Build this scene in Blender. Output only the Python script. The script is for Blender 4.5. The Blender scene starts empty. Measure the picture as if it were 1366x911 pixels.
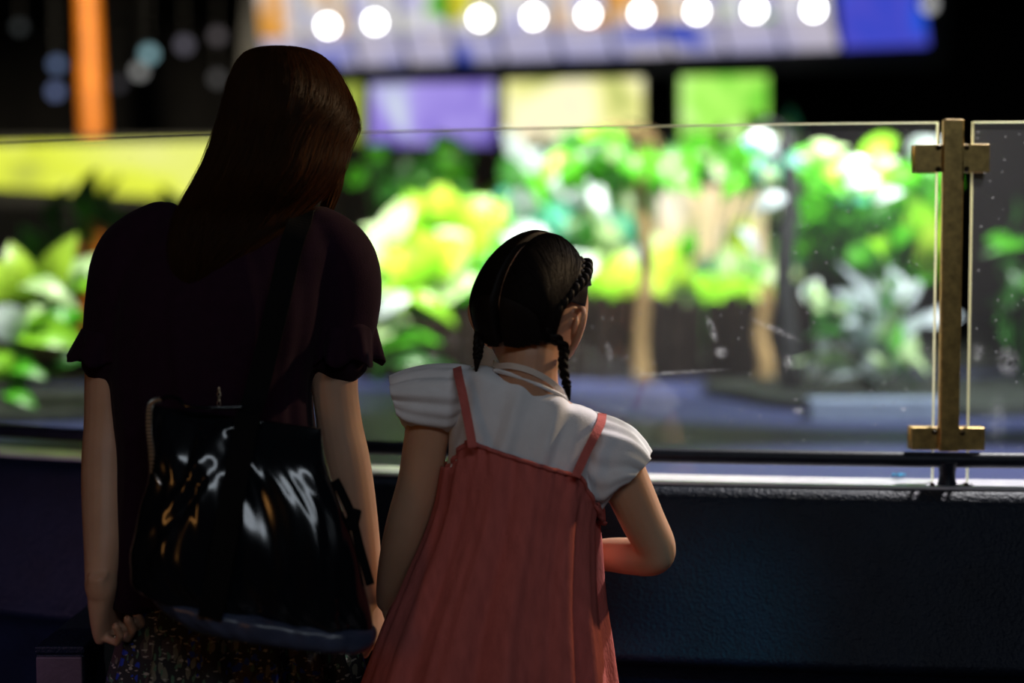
import bpy, math, random
import numpy as np
from mathutils import Vector, Matrix

random.seed(7)
rng = np.random.default_rng(11)
scene = bpy.context.scene
COL = scene.collection
PI = math.pi

# ------------------------------------------------------------------ camera
F = 1950.0                      # focal length in pixels of a 1366 x 911 frame
H = 1.25                        # camera height
PITCH = math.atan(100.5 / F)
cam_data = bpy.data.cameras.new('camera')
cam_data.sensor_width = 36.0
cam_data.lens = F / 1366 * 36
cam_data.dof.use_dof = True
cam_data.dof.focus_distance = 2.17
cam_data.dof.aperture_fstop = 1.15
cam_data.clip_start = 0.05
cam = bpy.data.objects.new('camera', cam_data)
COL.objects.link(cam)
cam.location = (0, 0, H)
cam.rotation_euler = (PI / 2 - PITCH, 0, 0)
scene.camera = cam

# ------------------------------------------------------------------ world + exposure
world = bpy.data.worlds.new('world')
scene.world = world
world.use_nodes = True
world.node_tree.nodes['Background'].inputs[0].default_value = (0.10, 0.10, 0.16, 1)
world.node_tree.nodes['Background'].inputs[1].default_value = 0.0
scene.view_settings.view_transform = 'Standard'
scene.view_settings.look = 'None'
scene.view_settings.exposure = 0.0
scene.view_settings.gamma = 1.0
scene.view_settings.use_curve_mapping = False

# ------------------------------------------------------------------ lamps of the hall and added fill
def aim(o, target):
    o.rotation_euler = (Vector(target) - o.location).to_track_quat('-Z', 'Y').to_euler()

def spot(name, loc, target, power, color, angle=50, blend=0.6, size=0.06):
    l = bpy.data.lights.new(name, 'SPOT')
    l.energy = power; l.color = color; l.spot_size = math.radians(angle)
    l.spot_blend = blend; l.shadow_soft_size = size
    o = bpy.data.objects.new(name, l); COL.objects.link(o)
    o.location = loc; aim(o, target)
    return o

def area(name, loc, target, power, color, sx, sy):
    l = bpy.data.lights.new(name, 'AREA')
    l.shape = 'RECTANGLE'; l.size = sx; l.size_y = sy; l.energy = power; l.color = color
    o = bpy.data.objects.new(name, l); COL.objects.link(o)
    o.location = loc; aim(o, target)
    return o

# spotlights over the planting, hung from the hall ceiling
spot('planting_spotlight', (-0.6, 4.6, 3.3), (-0.35, 6.2, 1.3), 1150, (1.0, 0.98, 0.88), 50)
spot('planting_spotlight', (1.0, 4.2, 3.3), (0.75, 6.1, 1.25), 1050, (1.0, 0.96, 0.88), 54)
spot('planting_spotlight', (1.9, 3.4, 3.3), (1.25, 4.75, 1.30), 720, (0.95, 0.98, 1.0), 46)
spot('planting_spotlight', (-1.7, 3.5, 3.3), (-1.4, 4.5, 1.15), 520, (1.0, 1.0, 0.88), 40)
spot('column_spotlight', (-2.2, 6.6, 3.3), (-2.6, 9.3, 2.0), 520, (1.0, 0.85, 0.6), 60)
# light on the counter edge and the visitors' faces, from over the pond
spot('ledge_spotlight', (1.75, 3.9, 3.3), (0.95, 2.75, 0.85), 900, (1.0, 0.94, 0.98), 44)
spot('visitor_spotlight', (2.2, 3.05, 2.3), (-0.1, 2.15, 1.30), 170, (1.0, 0.70, 0.40), 40)
# unseen fill lights added on the visitors' side for counter glow and bag sheen
area('visitor_fill', (0.5, -0.9, 2.9), (0.2, 2.1, 0.8), 17.5, (0.80, 0.90, 1.0), 2.2, 0.4)
spot('violet_fill', (-2.3, 0.6, 1.5), (-0.95, 2.45, 0.50), 80.0, (0.80, 0.50, 0.90), 30, 1.0)
spot('teal_fill', (0.95, 0.9, 2.3), (0.30, 2.30, 0.655), 75.0, (0.05, 0.60, 0.90), 10.5, 1.0)
area('amber_fill', (-1.5, 0.3, 1.2), (-0.4, 1.95, 0.75), 1.6, (1.0, 0.45, 0.12), 0.2, 0.5)

# ------------------------------------------------------------------ geometry helpers
FWD = np.array([0, math.cos(PITCH), -math.sin(PITCH)])
UPV = np.array([0, math.sin(PITCH), math.cos(PITCH)])

def at(px, py, Y):
    """Point on the plane y = Y that shows at pixel (px, py)."""
    d = FWD + np.array([1.0, 0, 0]) * ((px - 683.0) / F) + UPV * ((455.5 - py) / F)
    return np.array([0, 0, H]) + d * (Y / d[1])

def mesh_obj(name, verts, faces, mat=None, parent=None, smooth=True):
    me = bpy.data.meshes.new(name)
    me.from_pydata([tuple(map(float, v)) for v in verts], [], faces)
    me.validate()
    if smooth:
        me.polygons.foreach_set('use_smooth', [True] * len(me.polygons))
    if mat:
        me.materials.append(mat)
    return link(name, me, parent)

def link(name, data, parent=None):
    o = bpy.data.objects.new(name, data)
    COL.objects.link(o)
    if parent is not None:
        o.parent = parent
        o.matrix_parent_inverse = Matrix.Translation(-parent.location)
    return o

def thing(name, label, cat, loc=(0, 0, 0), group=None):
    o = bpy.data.objects.new(name, None)
    COL.objects.link(o)
    o.empty_display_size = 0.05
    o.location = tuple(map(float, loc))
    return tag(o, label, cat, group)

def tag(o, label, cat, group=None):
    o['label'] = label; o['category'] = cat
    if group: o['group'] = group
    return o

def struct(o, label=None):
    o['kind'] = 'structure'
    if label: o['label'] = label
    return o

def grid_faces(M, N, closed=True, off=0, caps=False):
    f = []
    nn = N if closed else N - 1
    for i in range(M - 1):
        for j in range(nn):
            a = off + i * N + j; b = off + i * N + (j + 1) % N
            f.append((a, a + N, b + N, b))
    if caps:
        f.append(tuple(off + j for j in range(N)))
        f.append(tuple(off + (M - 1) * N + j for j in range(N))[::-1])
    return f

def join(pieces):
    V = []; Fc = []; o = 0
    for v, f in pieces:
        v = np.asarray(v).reshape(-1, 3)
        V.append(v); Fc += [tuple(i + o for i in q) for q in f]; o += len(v)
    return np.concatenate(V), Fc

def crom(keys, M):
    """Catmull-Rom through the rows of keys, M samples."""
    k = np.asarray(keys, float); n = len(k)
    t = np.linspace(0, n - 1, M); i = np.clip(t.astype(int), 0, n - 2); u = (t - i)[:, None]
    p0 = k[np.clip(i - 1, 0, n - 1)]; p1 = k[i]; p2 = k[i + 1]; p3 = k[np.clip(i + 2, 0, n - 1)]
    return 0.5 * ((2 * p1) + (-p0 + p2) * u + (2 * p0 - 5 * p1 + 4 * p2 - p3) * u ** 2 + (-p0 + 3 * p1 - 3 * p2 + p3) * u ** 3)

def loft(spec, M=40, N=48, e=2.0, fold=None, th0=None):
    """spec rows: (lx, ly, rx, ry, depth, half_depth): left and right outline pixels at a depth.
    Returns an array (M, N, 3); angle 0 = right, 90 deg = away from the camera."""
    s = crom(spec, M)
    th = np.linspace(0, 2 * PI, N, endpoint=False)
    out = np.zeros((M, N, 3))
    for i, (lx, ly, rx, ry, d, hd) in enumerate(s):
        L = at(lx, ly, d); R = at(rx, ry, d)
        t = th if th0 is None else th0(i / (M - 1), N)
        c = np.sign(np.cos(t)) * np.abs(np.cos(t)) ** (2 / e)
        q = np.sign(np.sin(t)) * np.abs(np.sin(t)) ** (2 / e)
        ctr = (L + R) / 2; ax = (R - L) / 2
        p = ctr + c[:, None] * ax + q[:, None] * np.array([0, max(hd, 0.002), 0])
        if fold is not None:
            dirv = p - ctr; dirv /= np.maximum(np.linalg.norm(dirv, axis=1, keepdims=True), 1e-6)
            p = p + dirv * np.asarray(fold(i / (M - 1), t))[:, None]
        out[i] = p
    return out

def loft_piece(spec, M=30, N=32, e=2.0):
    g = loft(spec, M, N, e)
    return g.reshape(-1, 3), grid_faces(M, N, True, 0, True)

def frames(path):
    p = np.asarray(path, float)
    T = np.gradient(p, axis=0); T /= np.maximum(np.linalg.norm(T, axis=1, keepdims=True), 1e-9)
    n = np.cross(T[0], [0.0, 1.0, 0.02])
    if np.linalg.norm(n) < 1e-3: n = np.cross(T[0], [1.0, 0, 0])
    n /= np.linalg.norm(n)
    Ns = [n]
    for i in range(1, len(p)):
        n = Ns[-1] - T[i] * np.dot(Ns[-1], T[i]); n /= max(np.linalg.norm(n), 1e-9); Ns.append(n)
    Ns = np.array(Ns); B = np.cross(T, Ns)
    return p, T, Ns, B

def tube(path, radii, n=14, smooth=0, round_caps=True, flat=1.0):
    path = np.asarray(path, float); radii = np.asarray(radii, float)
    if radii.ndim == 0: radii = np.full(len(path), float(radii))
    if smooth:
        k = crom(np.concatenate([path, radii[:, None]], axis=1), smooth); path = k[:, :3]; radii = k[:, 3]
    p, T, Nn, B = frames(path)
    P = []; Rr = []; idx = []
    if round_caps:
        for a in (80, 55, 30):
            P.append(p[0] - T[0] * radii[0] * math.sin(math.radians(a))); Rr.append(radii[0] * math.cos(math.radians(a))); idx.append(0)
    for i in range(len(p)):
        P.append(p[i]); Rr.append(radii[i]); idx.append(i)
    if round_caps:
        for a in (30, 55, 80):
            P.append(p[-1] + T[-1] * radii[-1] * math.sin(math.radians(a))); Rr.append(radii[-1] * math.cos(math.radians(a))); idx.append(len(p) - 1)
    th = np.linspace(0, 2 * PI, n, endpoint=False)
    g = np.zeros((len(P), n, 3))
    for i in range(len(P)):
        g[i] = P[i] + Rr[i] * (np.cos(th)[:, None] * Nn[idx[i]] + flat * np.sin(th)[:, None] * B[idx[i]])
    return g.reshape(-1, 3), grid_faces(len(P), n, True, 0, True)

def box_piece(c, s, R=None):
    c = np.asarray(c, float); h = np.asarray(s, float) / 2
    v = np.array([[x, y, z] for x in (-1, 1) for y in (-1, 1) for z in (-1, 1)], float) * h
    if R is not None: v = v @ np.asarray(R).T
    f = [(0, 1, 3, 2), (4, 6, 7, 5), (0, 4, 5, 1), (2, 3, 7, 6), (0, 2, 6, 4), (1, 5, 7, 3)]
    return v + c, f

def bevel(o, w, seg=2):
    m = o.modifiers.new('bevel', 'BEVEL'); m.width = w; m.segments = seg; m.limit_method = 'ANGLE'
    return o

def solid(o, t, off=-1):
    m = o.modifiers.new('solid', 'SOLIDIFY'); m.thickness = t; m.offset = off
    return o

def sphere_dirs(nu=48, nv=32):
    th = np.linspace(0, 2 * PI, nu, endpoint=False); ph = np.linspace(0.001, PI - 0.001, nv)
    return np.array([[[math.sin(p) * math.cos(t), math.sin(p) * math.sin(t), math.cos(p)] for t in th] for p in ph])

def ellipsoid(c, s, R=np.eye(3), nu=24, nv=16):
    d = sphere_dirs(nu, nv).reshape(-1, 3) * np.asarray(s)
    return d @ np.asarray(R).T + np.asarray(c), grid_faces(nv, nu, True, 0, True)

def rot(yaw=0, pitch=0, roll=0):
    """yaw > 0 turns the face to the right, pitch > 0 bows it, roll > 0 tips it right (degrees)."""
    a, b, c = -math.radians(yaw), -math.radians(pitch), math.radians(roll)
    return np.array(Matrix.Rotation(a, 3, 'Z') @ Matrix.Rotation(b, 3, 'X') @ Matrix.Rotation(c, 3, 'Y'))

def fuse(name, pieces, voxel, iters, mat, parent=None):
    """Union of closed pieces as one continuous surface."""
    v, f = join(pieces)
    me = bpy.data.meshes.new(name + '_pieces'); me.from_pydata([tuple(map(float, q)) for q in v], [], f)
    tmp = bpy.data.objects.new(name + '_pieces', me); COL.objects.link(tmp)
    r = tmp.modifiers.new('r', 'REMESH'); r.mode = 'VOXEL'; r.voxel_size = voxel
    s = tmp.modifiers.new('s', 'SMOOTH'); s.factor = 0.5; s.iterations = iters
    dg = bpy.context.evaluated_depsgraph_get()
    out = bpy.data.meshes.new_from_object(tmp.evaluated_get(dg))
    bpy.data.objects.remove(tmp); bpy.data.meshes.remove(me)
    out.name = name
    out.polygons.foreach_set('use_smooth', [True] * len(out.polygons))
    out.materials.clear(); out.materials.append(mat)
    return link(name, out, parent)

def displace(o, fn):
    """Move each vertex along its normal by fn(coords)."""
    me = o.data; n = len(me.vertices)
    co = np.empty(n * 3); me.vertices.foreach_get('co', co); co = co.reshape(-1, 3)
    nr = np.empty(n * 3); me.vertices.foreach_get('normal', nr); nr = nr.reshape(-1, 3)
    co = co + nr * fn(co, nr)[:, None]
    me.vertices.foreach_set('co', co.reshape(-1)); me.update()

def strands(paths, r):
    """(K, T, 3) paths -> thin three-sided tapered fibres."""
    K, T, _ = paths.shape
    tan = np.gradient(paths, axis=1); tan /= np.maximum(np.linalg.norm(tan, axis=2, keepdims=True), 1e-9)
    a = np.cross(tan, np.array([0.31, 0.9, 0.3])); a /= np.maximum(np.linalg.norm(a, axis=2, keepdims=True), 1e-9)
    b = np.cross(tan, a)
    w = (r * (1 - 0.85 * np.linspace(0, 1, T) ** 3))[None, :, None]
    rings = [paths + w * (math.cos(q) * a + math.sin(q) * b) for q in (0, 2.094, 4.189)]
    V = np.stack(rings, axis=2).reshape(-1, 3)
    base = (np.arange(K)[:, None] * T + np.arange(T - 1)[None, :]) * 3
    Fc = []
    for j in range(3):
        k = (j + 1) % 3
        Fc.append(np.stack([base + j, base + k, base + 3 + k, base + 3 + j], axis=2).reshape(-1, 4))
    return V, np.concatenate(Fc).tolist()

# ------------------------------------------------------------------ materials
def new_mat(name):
    m = bpy.data.materials.new(name); m.use_nodes = True
    nt = m.node_tree
    return m, nt, nt.nodes['Principled BSDF'], nt.nodes['Material Output']

def noise(nt, scale, detail=3, stretch=None, coord='Object', distortion=0.0):
    tc = nt.nodes.new('ShaderNodeTexCoord'); n = nt.nodes.new('ShaderNodeTexNoise')
    n.inputs['Scale'].default_value = scale; n.inputs['Detail'].default_value = detail
    n.inputs['Distortion'].default_value = distortion
    if stretch:
        mp = nt.nodes.new('ShaderNodeMapping'); mp.inputs['Scale'].default_value = stretch
        nt.links.new(tc.outputs[coord], mp.inputs[0]); nt.links.new(mp.outputs[0], n.inputs['Vector'])
    else:
        nt.links.new(tc.outputs[coord], n.inputs['Vector'])
    return n

def ramp(nt, src, stops):
    r = nt.nodes.new('ShaderNodeValToRGB')
    el = r.color_ramp.elements
    while len(el) < len(stops): el.new(0.5)
    for e_, (p, c) in zip(el, stops):
        e_.position = p; e_.color = (*c, 1) if len(c) == 3 else c
    nt.links.new(src, r.inputs[0])
    return r

def pmat(name, color, rough=0.6, metal=0.0, spec=0.5, var=0.15, nscale=30, bump=0.0, bscale=200, bstretch=None, stretch=None, bdist=0.002, **kw):
    m, nt, b, out = new_mat(name)
    c = np.array(color)
    n = noise(nt, nscale, 4, stretch)
    r = ramp(nt, n.outputs['Fac'], [(0.3, tuple(c * (1 - var))), (0.7, tuple(np.minimum(c * (1 + var), 1)))])
    nt.links.new(r.outputs[0], b.inputs['Base Color'])
    b.inputs['Roughness'].default_value = rough
    b.inputs['Metallic'].default_value = metal
    b.inputs['Specular IOR Level'].default_value = spec
    for k, v in kw.items():
        b.inputs[k.replace('_', ' ')].default_value = v
    if bump:
        n2 = noise(nt, bscale, 3, bstretch)
        bp = nt.nodes.new('ShaderNodeBump'); bp.inputs['Strength'].default_value = bump; bp.inputs['Distance'].default_value = bdist
        nt.links.new(n2.outputs['Fac'], bp.inputs['Height']); nt.links.new(bp.outputs[0], b.inputs['Normal'])
    return m

def emit_mat(name, stops, strength, nscale=3, distortion=0.6, stretch=None):
    m, nt, b, out = new_mat(name)
    n = noise(nt, nscale, 1.5, stretch, 'Object', distortion)
    r = ramp(nt, n.outputs['Fac'], stops)
    e = nt.nodes.new('ShaderNodeEmission'); e.inputs[1].default_value = strength
    nt.links.new(r.outputs[0], e.inputs[0]); nt.links.new(e.outputs[0], out.inputs[0])
    return m

def leaf_mat(name, color, gloss=0.25, rough=0.35):
    m, nt, b, out = new_mat(name)
    c = np.array(color)
    n = noise(nt, 2.5, 2)
    r = ramp(nt, n.outputs['Fac'], [(0.3, tuple(c * 0.75)), (0.7, tuple(np.minimum(c * 1.2, 1)))])
    b.inputs['Roughness'].default_value = rough
    b.inputs['Specular IOR Level'].default_value = gloss * 2
    tr = nt.nodes.new('ShaderNodeBsdfTranslucent'); mx = nt.nodes.new('ShaderNodeMixShader'); mx.inputs[0].default_value = 0.4
    nt.links.new(r.outputs[0], b.inputs['Base Color']); nt.links.new(r.outputs[0], tr.inputs[0])
    nt.links.new(b.outputs[0], mx.inputs[1]); nt.links.new(tr.outputs[0], mx.inputs[2]); nt.links.new(mx.outputs[0], out.inputs[0])
    return m

M = {}
M['wall'] = pmat('dark_wall', (0.012, 0.011, 0.012), 0.85, var=0.3, nscale=4)
M['ceiling'] = pmat('dark_ceiling', (0.008, 0.008, 0.009), 0.9, var=0.3, nscale=4)
M['floor'] = pmat('dark_floor', (0.03, 0.028, 0.032), 0.5, var=0.25, nscale=8)
M['counter'] = pmat('pebbled_navy', (0.0035, 0.0075, 0.018), 0.5, spec=0.16, var=0.2, nscale=15, bump=0.6, bscale=170, bdist=0.004)
M['pedestal_top'] = M['counter']
M['pedestal'] = pmat('painted_violet_light', (0.06, 0.040, 0.058), 0.6, var=0.15, nscale=20, bump=0.3, bscale=150)  # purple light on the pedestal front, put into the base colour
M['ledge'] = pmat('pale_ledge', (0.62, 0.60, 0.66), 0.35, var=0.12, nscale=30, stretch=(1, 1, 1), bump=0.2, bscale=120)
M['basin'] = pmat('basin_blue', (0.05, 0.07, 0.14), 0.5, var=0.3, nscale=5)
M['rail'] = pmat('black_rail', (0.006, 0.009, 0.018), 0.5, spec=0.25, var=0.3, nscale=50, bump=0.15, bscale=120)
M['brass'] = pmat('aged_brass', (0.52, 0.36, 0.12), 0.40, 0.7, var=0.28, nscale=70, bump=0.12, bscale=260)
M['screw'] = pmat('dark_screw', (0.04, 0.03, 0.015), 0.5, 0.8)
M['skin_a'] = pmat('skin_adult', (0.50, 0.29, 0.19), 0.5, spec=0.35, var=0.06, nscale=25, bump=0.08, bscale=400, Subsurface_Weight=0.12, Subsurface_Scale=0.008)
M['skin_c'] = pmat('skin_child', (0.50, 0.27, 0.165), 0.5, spec=0.35, var=0.05, nscale=25, bump=0.05, bscale=400, Subsurface_Weight=0.18, Subsurface_Scale=0.012)
M['hair_a'] = pmat('brown_hair', (0.028, 0.0125, 0.0042), 0.5, spec=0.12, var=0.35, nscale=40, stretch=(3, 3, 0.3))
M['hair_c'] = pmat('black_hair', (0.009, 0.006, 0.005), 0.55, spec=0.12, var=0.3, nscale=60, stretch=(3, 3, 0.3))
def add_translucent(m, color, fac):
    nt = m.node_tree; out = nt.nodes['Material Output']; b = nt.nodes['Principled BSDF']
    tr = nt.nodes.new('ShaderNodeBsdfTranslucent'); tr.inputs[0].default_value = (*color, 1)
    mx = nt.nodes.new('ShaderNodeMixShader'); mx.inputs[0].default_value = fac
    nt.links.new(b.outputs[0], mx.inputs[1]); nt.links.new(tr.outputs[0], mx.inputs[2]); nt.links.new(mx.outputs[0], out.inputs[0])
add_translucent(M['hair_a'], (0.55, 0.25, 0.07), 0.35)
add_translucent(M['hair_c'], (0.12, 0.05, 0.02), 0.15)
M['plum'] = pmat('plum_fabric', (0.015, 0.0035, 0.012), 0.85, spec=0.1, var=0.12, nscale=60, bump=0.25, bscale=600, Sheen_Weight=0.03)
M['white'] = pmat('white_cotton', (0.72, 0.72, 0.74), 0.85, spec=0.2, var=0.04, nscale=40, bump=0.25, bscale=500)
M['coral'] = pmat('coral_cotton', (0.46, 0.115, 0.10), 0.9, spec=0.12, var=0.12, nscale=90, stretch=(1, 1, 0.3), bump=0.6, bscale=420, bstretch=(1, 1, 0.35))
M['webbing'] = pmat('black_webbing', (0.0012, 0.0012, 0.0016), 0.85, spec=0.15, bump=0.4, bscale=300, bstretch=(1, 1, 5))
M['gusset'] = pmat('slate_satin', (0.035, 0.045, 0.085), 0.30, var=0.2, bump=0.3, bscale=40, bdist=0.01)
M['metal'] = pmat('dull_steel', (0.5, 0.48, 0.45), 0.3, 1.0)
M['zip'] = pmat('dark_zip', (0.10, 0.10, 0.09), 0.35, 0.7)
M['silver'] = pmat('silver_ring', (0.75, 0.75, 0.78), 0.2, 1.0)
M['eyewhite'] = pmat('eye_white', (0.8, 0.78, 0.75), 0.15, var=0.02)
M['iris'] = pmat('dark_iris', (0.02, 0.012, 0.008), 0.1)
M['ribbon'] = pmat('pale_ribbon', (0.70, 0.62, 0.55), 0.7, var=0.05)
M['soil'] = pmat('wet_soil', (0.025, 0.03, 0.025), 0.7, var=0.4, nscale=8, bump=0.6, bscale=25, bdist=0.03)
M['log'] = pmat('brown_log', (0.0075, 0.0045, 0.0032), 0.85, spec=0.1, var=0.4, nscale=14, stretch=(1, 1, 0.2), bump=0.5, bscale=30, bdist=0.01)
M['bark'] = pmat('tan_bark', (0.22, 0.14, 0.055), 0.8, var=0.35, nscale=12, stretch=(1, 1, 0.2), bump=0.5, bscale=30, bdist=0.01)
M['bark_dark'] = pmat('dark_bark', (0.007, 0.008, 0.010), 0.8, var=0.3, nscale=12, bump=0.4, bscale=30, bdist=0.01)
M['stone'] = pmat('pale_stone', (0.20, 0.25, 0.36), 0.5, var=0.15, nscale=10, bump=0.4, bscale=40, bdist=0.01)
M['orange'] = pmat('orange_paint', (0.75, 0.23, 0.02), 0.5, var=0.2, nscale=6)
M['black'] = pmat('black_metal', (0.008, 0.008, 0.009), 0.6)
M['blue_scrap'] = pmat('blue_plastic', (0.01, 0.30, 0.55), 0.3)
M['lime'] = leaf_mat('lime_leaf', (0.30, 0.70, 0.03))
M['yellowgreen'] = leaf_mat('yellow_green_leaf', (0.50, 0.76, 0.06))
M['green'] = leaf_mat('green_leaf', (0.10, 0.50, 0.02))
M['deep'] = leaf_mat('deep_green_leaf', (0.03, 0.15, 0.02))
M['pale'] = leaf_mat('pale_green_leaf', (0.62, 0.85, 0.42), 0.35)
M['silverleaf'] = leaf_mat('silver_leaf', (0.72, 0.80, 0.90), 0.5)
M['teal'] = leaf_mat('teal_leaf', (0.10, 0.48, 0.34))

# water
m, nt, b, out = new_mat('pond_water')
b.inputs['Base Color'].default_value = (0.040, 0.048, 0.125, 1); b.inputs['Specular IOR Level'].default_value = 0.08; b.inputs['Roughness'].default_value = 0.5
n = noise(nt, 9, 2); bp = nt.nodes.new('ShaderNodeBump'); bp.inputs['Strength'].default_value = 0.25; bp.inputs['Distance'].default_value = 0.02
nt.links.new(n.outputs['Fac'], bp.inputs['Height']); nt.links.new(bp.outputs[0], b.inputs['Normal'])
M['water'] = m

# floral skirt print
m, nt, b, out = new_mat('floral_print')
b.inputs['Roughness'].default_value = 0.85
tc = nt.nodes.new('ShaderNodeTexCoord')
def vor(scale, thr, seed, stretch=(1, 1, 1)):
    mp = nt.nodes.new('ShaderNodeMapping'); mp.inputs['Location'].default_value = (seed, seed * 2, seed * 3); mp.inputs['Scale'].default_value = stretch
    nz = nt.nodes.new('ShaderNodeTexNoise'); nz.inputs['Scale'].default_value = scale * 1.6
    ad = nt.nodes.new('ShaderNodeMixRGB'); ad.blend_type = 'ADD'; ad.inputs[0].default_value = 0.012
    v = nt.nodes.new('ShaderNodeTexVoronoi'); v.inputs['Scale'].default_value = scale
    nt.links.new(tc.outputs['Object'], mp.inputs[0]); nt.links.new(mp.outputs[0], nz.inputs['Vector'])
    nt.links.new(mp.outputs[0], ad.inputs[1]); nt.links.new(nz.outputs['Color'], ad.inputs[2]); nt.links.new(ad.outputs[0], v.inputs['Vector'])
    lt = nt.nodes.new('ShaderNodeMath'); lt.operation = 'LESS_THAN'; lt.inputs[1].default_value = thr
    nt.links.new(v.outputs['Distance'], lt.inputs[0])
    return lt
base = (0.014, 0.013, 0.016, 1)
prev = None
for scale, thr, seed, colr, st in [(24, 0.42, 1.0, (0.05, 0.035, 0.035), (1, 1, 0.8)), (46, 0.30, 2.0, (0.13, 0.125, 0.09), (1.6, 1.6, 0.6)),
                                   (70, 0.26, 4.0, (0.06, 0.13, 0.08), (1.4, 1.4, 0.6)), (90, 0.24, 5.0, (0.30, 0.28, 0.24), (0.7, 0.7, 1.6)), (75, 0.42, 3.3, (0.010, 0.035, 0.34), (1, 1, 1))]:
    g = vor(scale, thr, seed, st); mx = nt.nodes.new('ShaderNodeMixRGB'); mx.inputs[2].default_value = (*colr, 1)
    if prev is None: mx.inputs[1].default_value = base
    else: nt.links.new(prev.outputs[0], mx.inputs[1])
    fac = g.outputs[0]
    if scale == 75:
        nz = nt.nodes.new('ShaderNodeTexNoise'); nz.inputs['Scale'].default_value = 17; nz.inputs['Detail'].default_value = 1; nt.links.new(tc.outputs['Object'], nz.inputs['Vector'])
        gt = nt.nodes.new('ShaderNodeMath'); gt.operation = 'GREATER_THAN'; gt.inputs[1].default_value = 0.585; nt.links.new(nz.outputs['Fac'], gt.inputs[0])
        ml = nt.nodes.new('ShaderNodeMath'); ml.operation = 'MULTIPLY'; nt.links.new(fac, ml.inputs[0]); nt.links.new(gt.outputs[0], ml.inputs[1]); fac = ml.outputs[0]
    nt.links.new(fac, mx.inputs[0]); prev = mx
nt.links.new(prev.outputs[0], b.inputs['Base Color'])
M['floral'] = m

# glossy black vinyl with an oily sheen
m, nt, b, out = new_mat('black_vinyl')
b.inputs['Base Color'].default_value = (0.004, 0.005, 0.007, 1); b.inputs['Roughness'].default_value = 0.16
b.inputs['Specular IOR Level'].default_value = 0.5; b.inputs['Coat Weight'].default_value = 0.12; b.inputs['Coat Roughness'].default_value = 0.05
b.inputs['Thin Film Thickness'].default_value = 0
M['vinyl'] = m

# glass pane: see-through, mirror at grazing angles, with added haze, specks and smears
ARC_C = np.array([1.2, 7.94])          # centre of the round pond enclosure
R_RAIL = 5.55
R_GLASS = 5.52
def arc(R, x):                          # point of the front arc of radius R at world x
    return np.array([x, ARC_C[1] - math.sqrt(R * R - (x - ARC_C[0]) ** 2)])
def on_glass(px, py):
    y = 2.5
    for _ in range(6):
        p = at(px, py, y); y = arc(R_GLASS, p[0])[1]
    return at(px, py, y)

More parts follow.
